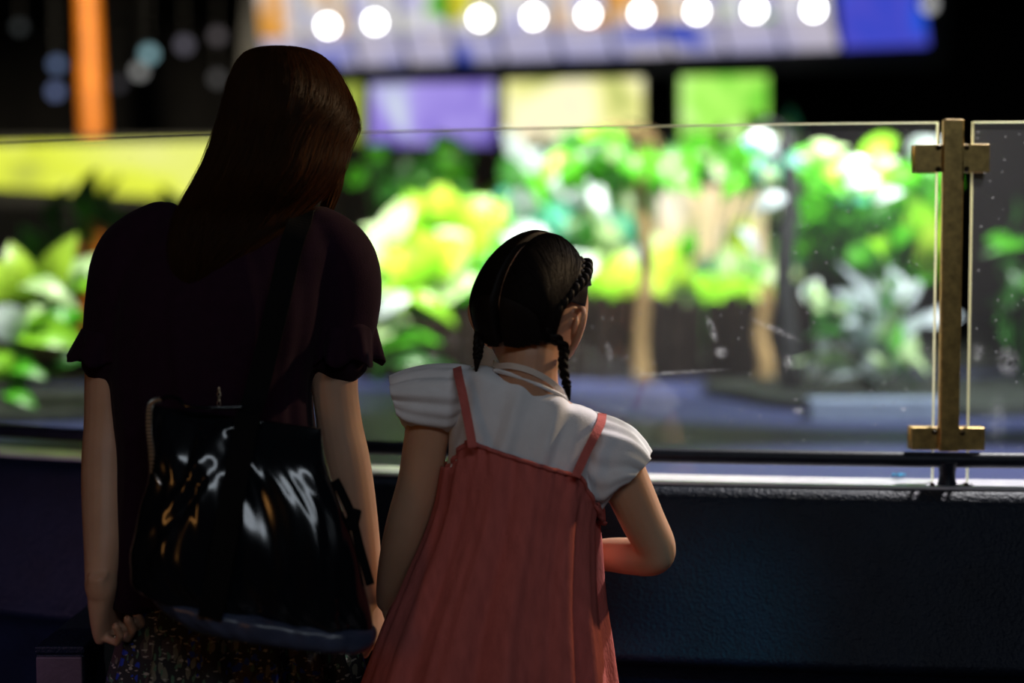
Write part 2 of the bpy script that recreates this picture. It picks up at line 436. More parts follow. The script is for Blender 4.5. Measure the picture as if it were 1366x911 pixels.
def glass_mat():
    m, nt, b, out = new_mat('hazy_smeared_glass')
    nt.nodes.remove(b)
    L = nt.links
    lw = nt.nodes.new('ShaderNodeLayerWeight'); lw.inputs[0].default_value = 0.5
    def math_(op, a, bb):
        n = nt.nodes.new('ShaderNodeMath'); n.operation = op; n.use_clamp = False
        for k, v in enumerate((a, bb)):
            if isinstance(v, (int, float)): n.inputs[k].default_value = v
            elif v is not None: L.new(v, n.inputs[k])
        return n.outputs[0]
    fr = math_('ADD', math_('MULTIPLY', math_('POWER', lw.outputs['Facing'], 5.0), 0.9), 0.035)
    tp = nt.nodes.new('ShaderNodeBsdfTransparent'); tp.inputs[0].default_value = (0.965, 0.985, 0.97, 1)
    gl = nt.nodes.new('ShaderNodeBsdfGlossy'); gl.inputs['Roughness'].default_value = 0.0
    m1 = nt.nodes.new('ShaderNodeMixShader'); L.new(fr, m1.inputs[0]); L.new(tp.outputs[0], m1.inputs[1]); L.new(gl.outputs[0], m1.inputs[2])
    df = nt.nodes.new('ShaderNodeBsdfDiffuse'); df.inputs[0].default_value = (0.85, 0.88, 0.92, 1)
    tl = nt.nodes.new('ShaderNodeBsdfTranslucent'); tl.inputs[0].default_value = (0.85, 0.88, 0.92, 1)
    m2 = nt.nodes.new('ShaderNodeMixShader'); m2.inputs[0].default_value = 0.6; L.new(df.outputs[0], m2.inputs[1]); L.new(tl.outputs[0], m2.inputs[2])
    tc = nt.nodes.new('ShaderNodeTexCoord')
    # pale film put in as haze, to set the pane off
    n1 = noise(nt, 3.0, 3); film = math_('MULTIPLY', n1.outputs['Fac'], 0.024)
    # specks
    v = nt.nodes.new('ShaderNodeTexVoronoi'); v.inputs['Scale'].default_value = 45; L.new(tc.outputs['Object'], v.inputs['Vector'])
    sp = math_('MULTIPLY', math_('LESS_THAN', v.outputs['Distance'], 0.075), 0.20)
    tot = math_('ADD', film, sp)
    # hand smears: (pixel centre, half sizes in metres, tilt, strength)
    brk = noise(nt, 70, 4, None, 'Object', 1.0)
    brr = math_('MULTIPLY', math_('SUBTRACT', brk.outputs['Fac'], 0.36), 3.0)
    for (px, py, a, h, tilt, k) in [(950, 440, .008, .026, 18, .30), (962, 470, .013, .012, 0, .34), (1052, 482, .012, .014, 0, .36), (1035, 440, .05, .007, -25, .22),
                                    (900, 497, .10, .0035, 4, .30), (1065, 548, .012, .008, 0, .25), (1345, 482, .022, .030, 10, .22), (1305, 470, .012, .02, 0, .18),
                                    (1330, 560, .02, .05, 0, .10), (578, 472, .012, .012, 0, .22), (600, 455, .03, .02, 0, .10), (812, 470, .008, .02, 10, .25),
                                    (1205, 545, .006, .006, 0, .28), (1232, 572, .02, .006, 0, .35)]:
        c = on_glass(px, py)
        mp = nt.nodes.new('ShaderNodeMapping'); mp.vector_type = 'POINT'
        sub = nt.nodes.new('ShaderNodeVectorMath'); sub.operation = 'SUBTRACT'; sub.inputs[1].default_value = tuple(c)
        L.new(tc.outputs['Object'], sub.inputs[0]); L.new(sub.outputs[0], mp.inputs[0])
        mp.inputs['Rotation'].default_value = (0, math.radians(tilt), 0)
        sc = nt.nodes.new('ShaderNodeVectorMath'); sc.operation = 'MULTIPLY'; sc.inputs[1].default_value = (1 / a, 0.0, 1 / h); L.new(mp.outputs[0], sc.inputs[0])
        ln = nt.nodes.new('ShaderNodeVectorMath'); ln.operation = 'LENGTH'; L.new(sc.outputs[0], ln.inputs[0])
        fall = nt.nodes.new('ShaderNodeMath'); fall.operation = 'SUBTRACT'; fall.use_clamp = True; fall.inputs[0].default_value = 1.0; L.new(ln.outputs['Value'], fall.inputs[1])
        cl = nt.nodes.new('ShaderNodeMath'); cl.operation = 'MULTIPLY'; cl.use_clamp = True; L.new(fall.outputs[0], cl.inputs[0]); L.new(brr, cl.inputs[1])
        tot = math_('ADD', tot, math_('MULTIPLY', cl.outputs[0], k))
    m3 = nt.nodes.new('ShaderNodeMixShader'); L.new(tot, m3.inputs[0]); L.new(m1.outputs[0], m3.inputs[1]); L.new(m2.outputs[0], m3.inputs[2])
    L.new(m3.outputs[0], out.inputs[0])
    return m
M['glass'] = glass_mat()
# polished glass edges: light gathered in the pane is put into their pale colour
m, nt, b, out = new_mat('glass_edge')
tl = nt.nodes.new('ShaderNodeBsdfTranslucent'); tl.inputs[0].default_value = (0.95, 0.97, 0.80, 1)
df = nt.nodes.new('ShaderNodeBsdfDiffuse'); df.inputs[0].default_value = (0.95, 0.97, 0.80, 1)
mx = nt.nodes.new('ShaderNodeMixShader'); mx.inputs[0].default_value = 0.6
nt.links.new(df.outputs[0], mx.inputs[1]); nt.links.new(tl.outputs[0], mx.inputs[2]); nt.links.new(mx.outputs[0], out.inputs[0])
M['edge'] = m

# ------------------------------------------------------------------ room
def slab(name, c, s, mat):
    v, f = box_piece(c, s)
    return struct(mesh_obj(name, v, f, mat, smooth=False))
slab('floor', (0, 4.5, -0.05), (16, 20, 0.1), M['floor'])
slab('ceiling', (0, 4.5, 3.65), (16, 20, 0.1), M['ceiling'])
slab('wall_back', (0, 14.45, 1.8), (16, 0.1, 3.6), M['wall'])
slab('wall_front', (0, -5.45, 1.8), (16, 0.1, 3.6), M['wall'])
slab('wall_left', (-7.95, 4.5, 1.8), (0.1, 20, 3.6), M['wall'])
slab('wall_right', (7.95, 4.5, 1.8), (0.1, 20, 3.6), M['wall'])

# ------------------------------------------------------------------ counter round the pond
def sweep(profile, x0, x1, n):
    """profile: (radius, z) rows, swept along the front arc between world x0 and x1 (at rail radius)."""
    a0 = math.asin((x0 - ARC_C[0]) / R_RAIL); a1 = math.asin((x1 - ARC_C[0]) / R_RAIL)
    g = np.zeros((n, len(profile), 3))
    for i, a in enumerate(np.linspace(a0, a1, n)):
        for j, (r, z) in enumerate(profile):
            g[i, j] = (ARC_C[0] + r * math.sin(a), ARC_C[1] - r * math.cos(a), z)
    return g
def sweep_obj(name, prof, x0, x1, n, mat, parent, smooth=True):
    prof = list(prof); g = sweep(prof, x0, x1, n)
    return mesh_obj(name, g.reshape(-1, 3), grid_faces(n, len(prof), True, 0, True), mat, parent, smooth)
XL, XR = -3.2, 4.2
counter = thing('exhibit_counter', 'dark navy pebbled bowed counter running below the glass panes', 'counter', (0.4, 2.5, 0))
k = crom([(5.585, 0.885), (5.60, 0.882), (5.615, 0.868), (5.63, 0.833), (5.668, 0.735), (5.70, 0.658), (5.716, 0.626)], 26)
front = [tuple(q) for q in k] + [(5.715, 0.617), (5.702, 0.609), (5.69, 0.585), (5.66, 0.35), (5.62, 0.0), (5.30, 0.0), (5.30, 0.78), (5.49, 0.86), (5.585, 0.86)]
sweep_obj('counter_shell', front, XL, XR, 120, M['counter'], counter)
sweep_obj('ledge', [(5.582, 0.888), (5.582, 0.86), (5.487, 0.86), (5.487, 0.888)], XL, XR, 120, M['ledge'], counter, False)

# handrail with its short stanchion
rail = thing('handrail', 'black round handrail on short stanchions along the counter edge', 'handrail', (0.7, 2.4, 0.88))
RZ = 0.929
th = np.linspace(0, 2 * PI, 14, endpoint=False)
prof = [(R_RAIL + 0.0128 * math.cos(t), RZ + 0.0128 * math.sin(t)) for t in th]
sweep_obj('rail', prof, XL, XR, 110, M['rail'], rail)
def stanchion(x):
    q = arc(R_RAIL, x); p = np.array([q[0], q[1], 0.0])
    path = [(p[0], p[1], z) for z in (0.868, 0.880, 0.890, 0.90, 0.910, 0.92, 0.928)]
    v, f = tube(path, [0.021, 0.019, 0.0155, 0.0135, 0.0135, 0.016, 0.019], 16, 14, False)
    s = mesh_obj('stanchion', v, f, M['rail'], rail)
    g = box_piece((p[0], p[1] - 0.008, 0.879), (0.072, 0.045, 0.012))
    bevel(mesh_obj('foot_plate', *g, M['rail'], s, False), 0.004)
    for dx in (-0.028, 0.028):
        v, f = tube([(p[0] + dx, p[1] - 0.012, 0.884), (p[0] + dx, p[1] - 0.012, 0.888)], [0.006, 0.005], 8)
        mesh_obj('bolt', v, f, M['screw'], s)
for x in (-1.45, 0.722): stanchion(x)

# glass panes
GZ0, GZ1 = 0.889, 1.489
def pane(x0, x1, label):
    t = thing('glass_barrier', label, 'glass barrier', (*arc(R_GLASS, (x0 + x1) / 2), GZ0))
    r0, r1 = R_GLASS + 0.005, R_GLASS - 0.005
    e = 0.0022
    g = sweep([(r0, GZ0), (r0, GZ1 - e), (r1, GZ1 - e), (r1, GZ0)], x0, x1, 60)
    # object coordinates of the shader are world coordinates: the pane's origin is the world origin
    mesh_obj('pane', g.reshape(-1, 3), grid_faces(60, 4, True, 0, True), M['glass'], t, False)
    g = sweep([(r0, GZ1 - e), (r0, GZ1), (r1, GZ1), (r1, GZ1 - e)], x0, x1, 60)
    mesh_obj('top_edge', g.reshape(-1, 3), grid_faces(60, 4, True, 0, True), M['edge'], t, False)
    for xs, d in ((x0, -1), (x1, 1)):
        a, b_ = sorted((xs, xs + d * 0.0018))
        g = sweep([(r0, GZ0), (r0, GZ1), (r1, GZ1), (r1, GZ0)], a, b_, 2)
        mesh_obj('side_edge', g.reshape(-1, 3), grid_faces(2, 4, True, 0, True), M['edge'], t, False)
pane(-1.42, 0.703, 'wide clear glass pane between the plants and the two visitors')
pane(0.762, 2.6, 'clear glass pane beyond the brass post, dark behind')

def glass_post(px_label, xc):
    t = thing('glass_post', px_label, 'post', (*arc(R_RAIL, xc), 0.935))
    q = arc(R_GLASS + 0.012, xc); y = q[1]
    bevel(mesh_obj('upright', *box_piece((xc, y, (0.9412 + 1.492) / 2), (0.033, 0.016, 1.492 - 0.9412)), M['brass'], t, False), 0.003, 3)
    for z, h in ((1.428, 0.046), (0.962, 0.038)):
        for s in (-1, 1):
            xx = xc + s * 0.0385
            yy = arc(R_GLASS, xx)[1]
            c = bevel(mesh_obj('clamp', *box_piece((xx, yy - 0.009, z), (0.044, 0.007, h)), M['brass'], t, False), 0.0012)
            mesh_obj('back_plate', *box_piece((xx, yy + 0.009, z), (0.044, 0.007, h)), M['brass'], c, False)
            for dz in ((-0.018, 0.018) if h > 0.04 else (0.011,)):
                sx = xx - s * 0.016
                v, f = tube([(sx, yy - 0.0125, z + dz), (sx, yy - 0.0145, z + dz)], [0.0048, 0.0042], 12)
                sc_ = mesh_obj('screw', v, f, M['screw'], c)
glass_post('narrow brass post with four clamps gripping the glass panes', 0.728)

# scrap of blue plastic on the ledge
p = on_glass(1205, 636)
zz = 0.889
v = []; f = []
g = np.zeros((4, 9, 3))
for i in range(4):
    for j in range(9):
        u = j / 8; w = (i / 3 - 0.5) * 0.012 * (1 - 0.7 * abs(2 * u - 1))
        g[i, j] = (p[0] - 0.011 + 0.022 * u, p[1] + 0.03 + w, zz + 0.0015 + 0.006 * abs(math.sin(u * 5 + i * 0.4)))
sc_ = mesh_obj('plastic_scrap', g.reshape(-1, 3), grid_faces(4, 9, False), M['blue_scrap'])
solid(sc_, 0.0012); tag(sc_, 'tiny bright blue plastic scrap lying on the pale ledge', 'scrap')

# low pedestal at the adult's hand
L0 = at(47, 862, 2.13); R0 = at(112, 862, 2.13)
zt = (L0[2] + R0[2]) / 2; xc = (L0[0] + R0[0]) / 2; wx = R0[0] - L0[0]
ped = thing('pedestal', 'narrow dark navy pedestal with purple light painted on its front, standing against the counter', 'pedestal', (xc, 2.32, 0))
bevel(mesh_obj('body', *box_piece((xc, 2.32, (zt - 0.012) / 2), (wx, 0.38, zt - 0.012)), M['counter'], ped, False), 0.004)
bevel(mesh_obj('lit_front', *box_piece((xc, 2.128, (zt - 0.014) / 2), (wx - 0.004, 0.006, zt - 0.016)), M['pedestal'], ped, False), 0.002)  # thin sheet carrying the painted purple light of the front face
bevel(mesh_obj('top', *box_piece((xc, 2.32, zt - 0.006), (wx + 0.002, 0.382, 0.012)), M['pedestal_top'], ped, False), 0.003)

# ------------------------------------------------------------------ pond, beds and planting
def poly_slab(name, pts, z0, z1, mat, parent=None):
    n = len(pts); v = [(x, y, z1) for x, y in pts] + [(x, y, z0) for x, y in pts]
    f = [tuple(range(n)), tuple(range(2 * n - 1, n - 1, -1))] + [(i, i + n, (i + 1) % n + n, (i + 1) % n) for i in range(n)]
    return mesh_obj(name, v, f, mat, parent, False)
ang = np.linspace(0, 2 * PI, 96, endpoint=False)
wz = 0.80
pw = poly_slab('pond', [(ARC_C[0] + 5.29 * math.cos(a), ARC_C[1] + 5.29 * math.sin(a)) for a in ang], 0.02, wz, M['water'])
tag(pw, 'dark slate blue pond water behind the glass', 'water')
def blob(cx, cy, rx, ry, seed, n=40):
    r = random.Random(seed); ph = [r.uniform(0, 6.3) for _ in range(4)]
    return [(cx + rx * math.cos(a) * (1 + 0.08 * math.sin(3 * a + ph[0]) + 0.05 * math.sin(5 * a + ph[1])),
             cy + ry * math.sin(a) * (1 + 0.08 * math.sin(3 * a + ph[2]) + 0.05 * math.sin(5 * a + ph[3]))) for a in np.linspace(0, 2 * PI, n, endpoint=False)]
bed = poly_slab('planting_bed', blob(0.5, 7.8, 3.6, 2.0, 3), 0.80, 0.86, M['soil']); tag(bed, 'dark soil bed in the middle of the pond behind the logs', 'planting bed')
bedl = poly_slab('planting_bed', blob(-1.75, 4.6, 0.75, 0.45, 5), 0.80, 0.83, M['soil']); tag(bedl, 'small dark soil bed under the broad-leaved plant, left of the visitors', 'planting bed')
bedr = poly_slab('planting_bed', blob(1.5, 5.0, 0.85, 0.62, 8), 0.80, 0.835, M['soil']); tag(bedr, 'small dark soil bed under the silvery strap-leaved plant behind the kerb', 'planting bed')
# pale stone kerb in front of the right bed
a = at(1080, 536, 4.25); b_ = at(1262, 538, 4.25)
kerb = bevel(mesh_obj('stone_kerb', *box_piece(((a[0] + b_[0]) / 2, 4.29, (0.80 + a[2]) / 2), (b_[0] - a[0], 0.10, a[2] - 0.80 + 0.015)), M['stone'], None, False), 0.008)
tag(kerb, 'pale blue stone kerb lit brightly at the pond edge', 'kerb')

# retaining wall of upright logs at the far pond edge
wallt = thing('log_wall', 'low dark brown wall of upright logs behind the pond', 'log wall', (0.6, 5.75, 0.8))
xs = np.linspace(at(455, 480, 5.75)[0], at(1075, 480, 5.75)[0], 26)
for i, x in enumerate(xs):
    top = at(700, 402 + 6 * math.sin(i * 1.7) + (22 if x < 0.25 else 0), 5.75)[2]
    y = 5.75 + 0.03 * math.sin(i * 2.1)
    v, f = tube([(x, y, 0.80), (x, y, top - 0.02)], [0.036, 0.036], 8)
    mesh_obj('log', v, f, M['log'], wallt)

LEAVES = {}
def leaf_mesh(shape, mat):
    key = (shape, mat)
    if key in LEAVES: return LEAVES[key]
    n = 9; rows = []
    for i in range(n):
        t = i / (n - 1)
        if shape == 'broad': w = 0.5 * (math.sin(PI * min(1, 0.04 + t * 0.96) ** 0.75) ** 0.8)
        elif shape == 'strap': w = 0.5 * min(1, (1 - t) * 2.2 + 0.0) * min(1, 0.35 + t * 3)
        else: w = 0.5 * math.sin(PI * t ** 0.85) ** 0.6
        z = 0.16 * math.sin(PI * t) - (0.10 * t * t)
        for s in (-1, 0, 1):
            rows.append((t, s * w, z + (0.10 * w if s else 0)))
    me = bpy.data.meshes.new('leaf')
    me.from_pydata(rows, [], grid_faces(n, 3, False))
    me.polygons.foreach_set('use_smooth', [True] * len(me.polygons))
    me.materials.append(M[mat])
    LEAVES[key] = me
    return me

def add_leaf(parent, base, tip, width, shape, mat, face=(0, -0.8, 0.6)):
    base = Vector(base); tip = Vector(tip); d = tip - base; Ln = max(d.length, 1e-4); x = d / Ln
    n = Vector(face); n = (n - x * n.dot(x))
    if n.length < 1e-3: n = Vector((0, -1, 0.1)) - x * x.y * -1
    n.normalize(); y = n.cross(x)
    mt = Matrix(((x.x * Ln, y.x * width, n.x * Ln, base.x), (x.y * Ln, y.y * width, n.y * Ln, base.y), (x.z * Ln, y.z * width, n.z * Ln, base.z), (0, 0, 0, 1)))
    o = bpy.data.objects.new('leaf', leaf_mesh(shape, mat)); COL.objects.link(o)
    o.parent = parent; o.matrix_parent_inverse = Matrix.Translation(-parent.location); o.matrix_basis = mt
    return o

def plant(name, label, root_px, Y, leaves=(), scatter=(), group=None, stem_mat='deep', zg=0.83, stem_r=0.004, cat='plant', dx=0):
    """leaves: (bx, by, tx, ty, width_px, dYb, dYt, shape, mat); scatter: (x0, y0, x1, y1, n, len_px, width_px, shape, mats, lean)"""
    r = random.Random(hash(label) % 1000 if False else len(label) * 7 + int(root_px))
    g = at(root_px, 480, Y); root = np.array([g[0], Y, zg])
    t = thing(name, label, cat, root, group)
    sc_ = Y / F
    stems = []
    def stem_to(p):
        mid = (root + p) / 2 + np.array([0.3 * (p[0] - root[0]) * -0.4, 0, 0.06])
        stems.append(tube([root + np.array([r.uniform(-.02, .02), r.uniform(-.02, .02), 0.0]), mid, p], [stem_r, stem_r * 0.8, stem_r * 0.5], 5, 7, False))
    for (bx, by, tx, ty, w, d0, d1, shape, mat) in leaves:
        b0 = at(bx + dx, by, Y + d0); stem_to(b0)
        add_leaf(t, b0, at(tx + dx, ty, Y + d1), w * sc_, shape, mat, (r.uniform(-.3, .3), -0.8, r.uniform(.3, .9)))
    for (x0, y0, x1, y1, n, ln, w, shape, mats, lean) in scatter:
        for i in range(n):
            bx, by = r.uniform(x0, x1) + dx, r.uniform(y0, y1)
            a_ = math.radians(lean + r.gauss(0, 45)); l_ = ln * r.uniform(0.6, 1.25)
            d0 = r.uniform(-0.18, 0.18); b0 = at(bx, by, Y + d0)
            if i % 2 == 0: stem_to(b0)
            add_leaf(t, b0, at(bx + l_ * math.cos(a_), by - l_ * math.sin(a_), Y + d0 + r.uniform(-.12, .12)), w * r.uniform(.7, 1.2) * sc_, shape, r.choice(mats), (r.uniform(-.6, .6), -0.8, r.uniform(.0, 1.0)))
    v, f = join(stems)
    mesh_obj('stems', v, f, M[stem_mat], t)
    return t

# plant at the far left of the wide pane
plant('broad_leaf_plant', 'bright broad-leaved plant with yellow-green upper leaves beside the adult', 20, 4.4, [
    (62, 395, 100, 312, 46, 0, -.05, 'broad', 'yellowgreen'), (70, 400, 140, 335, 34, 0, .05, 'broad', 'pale'), (40, 400, 12, 322, 44, 0, 0, 'broad', 'yellowgreen'),
    (20, 400, -30, 340, 40, 0, 0, 'broad', 'yellowgreen'), (28, 380, 105, 408, 30, 0, -.1, 'broad', 'pale'), (80, 380, 150, 395, 34, .05, .1, 'broad', 'lime'),
    (22, 440, 128, 462, 44, 0, -.1, 'broad', 'lime'), (30, 445, -20, 410, 50, -.05, -.1, 'broad', 'silverleaf'), (35, 432, 60, 408, 26, -.05, -.1, 'broad', 'pale'),
    (15, 490, 58, 500, 30, 0, -.1, 'broad', 'green'), (20, 500, -15, 470, 34, 0, 0, 'broad', 'lime'), (10, 520, 45, 540, 28, 0, -.1, 'broad', 'green'),
    (60, 430, 125, 425, 30, .1, .15, 'broad', 'green'), (70, 500, 130, 470, 26, .1, .15, 'broad', 'deep'), (5, 380, -40, 420, 40, .05, 0, 'broad', 'lime')], zg=0.83)
# centre-left bright cluster
plant('lime_shrub', 'glowing lime shrub with big rounded leaves between the two visitors', 575, 6.4, [
    (620, 330, 665, 262, 74, 0, -.1, 'broad', 'lime'), (600, 320, 610, 248, 80, 0, -.1, 'broad', 'yellowgreen'), (570, 330, 548, 268, 66, 0, -.05, 'broad', 'yellowgreen'),
    (640, 340, 672, 300, 60, -.1, -.2, 'broad', 'lime'), (560, 350, 500, 300, 56, 0, -.05, 'broad', 'pale'), (540, 360, 478, 330, 56, -.1, -.2, 'broad', 'pale'),
    (575, 370, 520, 345, 60, -.15, -.25, 'broad', 'yellowgreen'), (600, 360, 640, 320, 62, -.15, -.25, 'broad', 'yellowgreen'), (590, 380, 560, 330, 58, -.2, -.3, 'broad', 'lime'),
    (550, 390, 488, 380, 54, -.1, -.2, 'broad', 'pale'), (600, 390, 650, 370, 56, -.1, -.2, 'broad', 'pale'), (560, 400, 530, 375, 56, -.2, -.3, 'broad', 'lime'),
    (620, 400, 668, 350, 50, 0, 0, 'broad', 'green'), (580, 300, 560, 255, 50, .1, .1, 'broad', 'lime')],
    [(490, 290, 650, 390, 14, 55, 40, 'broad', ['lime', 'yellowgreen', 'pale', 'green'], 90)], zg=0.86, stem_r=0.009, dx=-16)
plant('arching_leaf_plant', 'low plant with one long arching pale leaf below the lime shrub', 505, 5.55, [
    (500, 420, 560, 390, 26, 0, -.05, 'strap', 'silverleaf'), (545, 392, 610, 432, 26, -.05, -.1, 'broad', 'lime'), (500, 450, 545, 425, 26, 0, 0, 'broad', 'pale'),
    (505, 465, 590, 452, 28, 0, .05, 'broad', 'green'), (500, 470, 470, 430, 26, 0, 0, 'broad', 'pale'), (520, 480, 610, 490, 26, 0, 0, 'broad', 'deep')], zg=0.80)
# dim shrubs left of centre, behind the adult
plant('dim_shrub', 'dim olive shrub behind the adult, below the yellow light panel', 200, 6.6, [], [(40, 290, 300, 420, 34, 60, 30, 'broad', ['deep', 'deep', 'green'], 90)], zg=0.86)
plant('dim_shrub', 'dark green shrub between the adult and the purple picture', 520, 7.3, [], [(465, 215, 640, 290, 24, 50, 26, 'broad', ['deep', 'deep', 'green'], 90)], zg=0.86)
# centre: pale shrub, hanging green leaves and trunks
plant('pale_shrub', 'pale grey-green shrub beyond the child, beside the tan trunk', 740, 6.9, [
    (770, 240, 815, 295, 24, -.2, -.3, 'strap', 'silverleaf'), (745, 262, 760, 230, 40, -.2, -.25, 'broad', 'silverleaf'), (820, 392, 838, 335, 56, -.3, -.35, 'broad', 'yellowgreen'),
    (800, 400, 815, 350, 46, -.3, -.35, 'broad', 'lime')],
    [(672, 205, 850, 390, 74, 58, 40, 'broad', ['teal', 'pale', 'deep', 'green', 'silverleaf'], 90)], zg=0.86)
plant('leafy_shrub', 'fresh green shrub with cream leaves between the tan trunk and the dark trunk', 945, 6.7, [
    (945, 402, 1010, 372, 40, -.3, -.35, 'broad', 'lime'), (950, 400, 925, 365, 38, -.3, -.35, 'broad', 'lime'), (980, 400, 1035, 385, 34, -.3, -.35, 'broad', 'yellowgreen')],
    [(872, 185, 1030, 225, 22, 50, 28, 'broad', ['green', 'green', 'pale', 'deep'], -70), (872, 345, 1035, 395, 26, 50, 32, 'broad', ['pale', 'yellowgreen', 'pale', 'teal', 'green'], 90)], zg=0.86)

plant('hedge', 'tall pale green hedge behind the child and both trunks', 850, 7.9, [], [(670, 225, 1060, 400, 80, 75, 50, 'broad', ['pale', 'teal', 'pale', 'lime', 'green'], 90)], zg=0.86)
def trunk_tree(label, px, Y, r_px, mat, top_py, leaves, scatter, zg, lean=0):
    g = at(px, 480, Y); root = np.array([g[0], Y, zg]); top = at(px + lean, top_py, Y)
    t = thing('tree', label, 'tree', root)
    rr = r_px * Y / F
    pts = [root + (top - root) * q + np.array([0.012 * math.sin(q * 9 + px), 0, 0]) for q in np.linspace(0, 1, 8)]
    v, f = tube(pts, [rr * 1.25, rr, rr * .95, rr * .9, rr * .9, rr * .85, rr * .8, rr * .7], 12, 20, False)
    mesh_obj('trunk', v, f, M[mat], t)
    r = random.Random(px); sc_ = Y / F; br = []
    def twig(p):
        m_ = (top + p) / 2 + np.array([0, 0, 0.05]); br.append(tube([top, m_, p], [rr * .35, rr * .25, rr * .1], 5, 7, False))
    for (bx, by, tx, ty, w, d0, d1, shape, ml) in leaves:
        b0 = at(bx, by, Y + d0); twig(b0); add_leaf(t, b0, at(tx, ty, Y + d1), w * sc_, shape, ml, (r.uniform(-.3, .3), -0.8, r.uniform(.3, .9)))
    for (x0, y0, x1, y1, n, ln, w, shape, mats, ln_ang) in scatter:
        for i in range(n):
            bx, by = r.uniform(x0, x1), r.uniform(y0, y1); a_ = math.radians(ln_ang + r.gauss(0, 40)); l_ = ln * r.uniform(.6, 1.25); d0 = r.uniform(-.25, .25)
            b0 = at(bx, by, Y + d0)
            if i % 3 == 0: twig(b0)
            add_leaf(t, b0, at(bx + l_ * math.cos(a_), by - l_ * math.sin(a_), Y + d0), w * r.uniform(.7, 1.2) * sc_, shape, r.choice(mats), (r.uniform(-.6, .6), -0.8, r.uniform(0, 1)))
    if br:
        v, f = join(br); mesh_obj('branches', v, f, M[mat], t)
trunk_tree('slim tree with a tan trunk and hanging green leaves beyond the child', 858, 5.6, 11, 'bark', 185, [],
           [(745, 182, 915, 225, 34, 55, 26, 'broad', ['green', 'green', 'lime', 'deep'], -75)], 0.80)
trunk_tree('tree with a thick dark trunk and long silvery drooping leaves', 1050, 5.0, 14, 'bark_dark', 180, [
    (1000, 178, 1042, 212, 26, -.2, -.2, 'strap', 'silverleaf'), (1048, 262, 1000, 285, 24, -.2, -.2, 'strap', 'silverleaf'), (985, 305, 1012, 345, 20, -.2, -.2, 'strap', 'silverleaf'),
    (1030, 245, 1022, 222, 22, -.2, -.2, 'broad', 'pale')], [(985, 190, 1060, 240, 8, 46, 18, 'strap', ['green', 'teal'], -70)], 0.80)
trunk_tree('short tan stump beside the dark trunk', 1018, 5.5, 12, 'bark', 382, [], [], 0.80)
# right: shrub added for foliage reflected in the pane, and silvery strap plant
plant('reflection_shrub', 'dense bright green shrub with glossy highlights next to the brass post', 1170, 5.3, [
    (1215, 210, 1250, 185, 34, -.2, -.25, 'broad', 'silverleaf'), (1080, 215, 1110, 190, 34, -.2, -.25, 'broad', 'pale'), (1120, 230, 1160, 212, 22, -.2, -.25, 'broad', 'silverleaf'),
    (1130, 245, 1175, 240, 22, -.25, -.3, 'broad', 'silverleaf'), (1165, 265, 1205, 255, 20, -.25, -.3, 'broad', 'silverleaf'), (1100, 262, 1160, 268, 30, -.1, -.15, 'broad', 'teal'),
    (1160, 225, 1200, 212, 18, -.25, -.3, 'broad', 'pale'), (1100, 215, 1130, 195, 18, -.25, -.3, 'broad', 'pale'), (1240, 330, 1215, 260, 44, -.1, -.2, 'broad', 'lime'), (1235, 360, 1245, 290, 40, -.1, -.2, 'broad', 'yellowgreen')],
    [(1075, 206, 1248, 245, 50, 50, 32, 'broad', ['green', 'green', 'green', 'lime'], -75), (1075, 260, 1248, 330, 40, 50, 30, 'broad', ['green', 'green', 'lime'], 60), (1150, 290, 1245, 370, 22, 50, 28, 'broad', ['green', 'lime', 'deep'], 80), (1065, 290, 1160, 370, 18, 45, 24, 'broad', ['teal', 'deep', 'deep'], 80)], zg=0.83)
strap = []
for (tx, ty, w, ml) in [(1085, 392, 26, 'pale'), (1130, 350, 30, 'silverleaf'), (1165, 372, 26, 'silverleaf'), (1215, 382, 24, 'pale'), (1250, 410, 26, 'silverleaf'), (1062, 480, 24, 'pale'),
                        (1130, 425, 34, 'silverleaf'), (1185, 415, 32, 'silverleaf'), (1240, 490, 26, 'pale'), (1095, 505, 26, 'silverleaf'), (1200, 480, 22, 'deep'), (1080, 440, 24, 'deep')]:
    strap.append((1160 + (tx - 1160) * 0.25, 495 + (ty - 495) * 0.25, tx, ty, w, 0, random.uniform(-.3, .05), 'strap', ml))
plant('strap_leaf_plant', 'spiky plant with silvery strap leaves low beside the brass post', 1160, 4.9, strap,
      [(1070, 400, 1240, 510, 34, 44, 24, 'broad', ['silverleaf', 'pale', 'deep', 'deep', 'silverleaf', 'green'], 80)], zg=0.835)
plant('dim_shrub', 'dim feathery shrub behind the pane beyond the brass post', 1370, 5.2, [], [(1300, 290, 1440, 440, 30, 60, 16, 'strap', ['deep', 'green', 'deep'], 40)], zg=0.83)

# ------------------------------------------------------------------ lit signs and lamps on the far side
def px_panel(name, corners, Y, thick, mat, parent):
    fr = [at(x, y, Y) for x, y in corners]; bk = [p + np.array([0, thick, 0]) for p in fr]
    v = fr + bk
    f = [(3, 2, 1, 0), (4, 5, 6, 7), (0, 1, 5, 4), (1, 2, 6, 5), (2, 3, 7, 6), (3, 0, 4, 7)]
    return mesh_obj(name, v, f, mat, parent, False)
Yh = 9.4
hs = thing('overhead_sign', 'long overhead illuminated sign strip with blue and white panels', 'sign', at(800, 60, Yh))
px_panel('frame', [(330, -60), (1275, -60), (1262, 92), (318, 112)], Yh + 0.03, 0.12, M['black'], hs)
W_ = (1.0, 0.97, 0.95); LIL = (0.62, 0.60, 0.95); BL = (0.05, 0.10, 0.75); OR = (1.0, 0.45, 0.08); YE = (0.85, 0.80, 0.05); GR = (0.15, 0.6, 0.05); PE = (1.0, 0.72, 0.50)
edges = [345, 405, 470, 535, 600, 662, 738, 812, 885, 960, 1035, 1112, 1242]
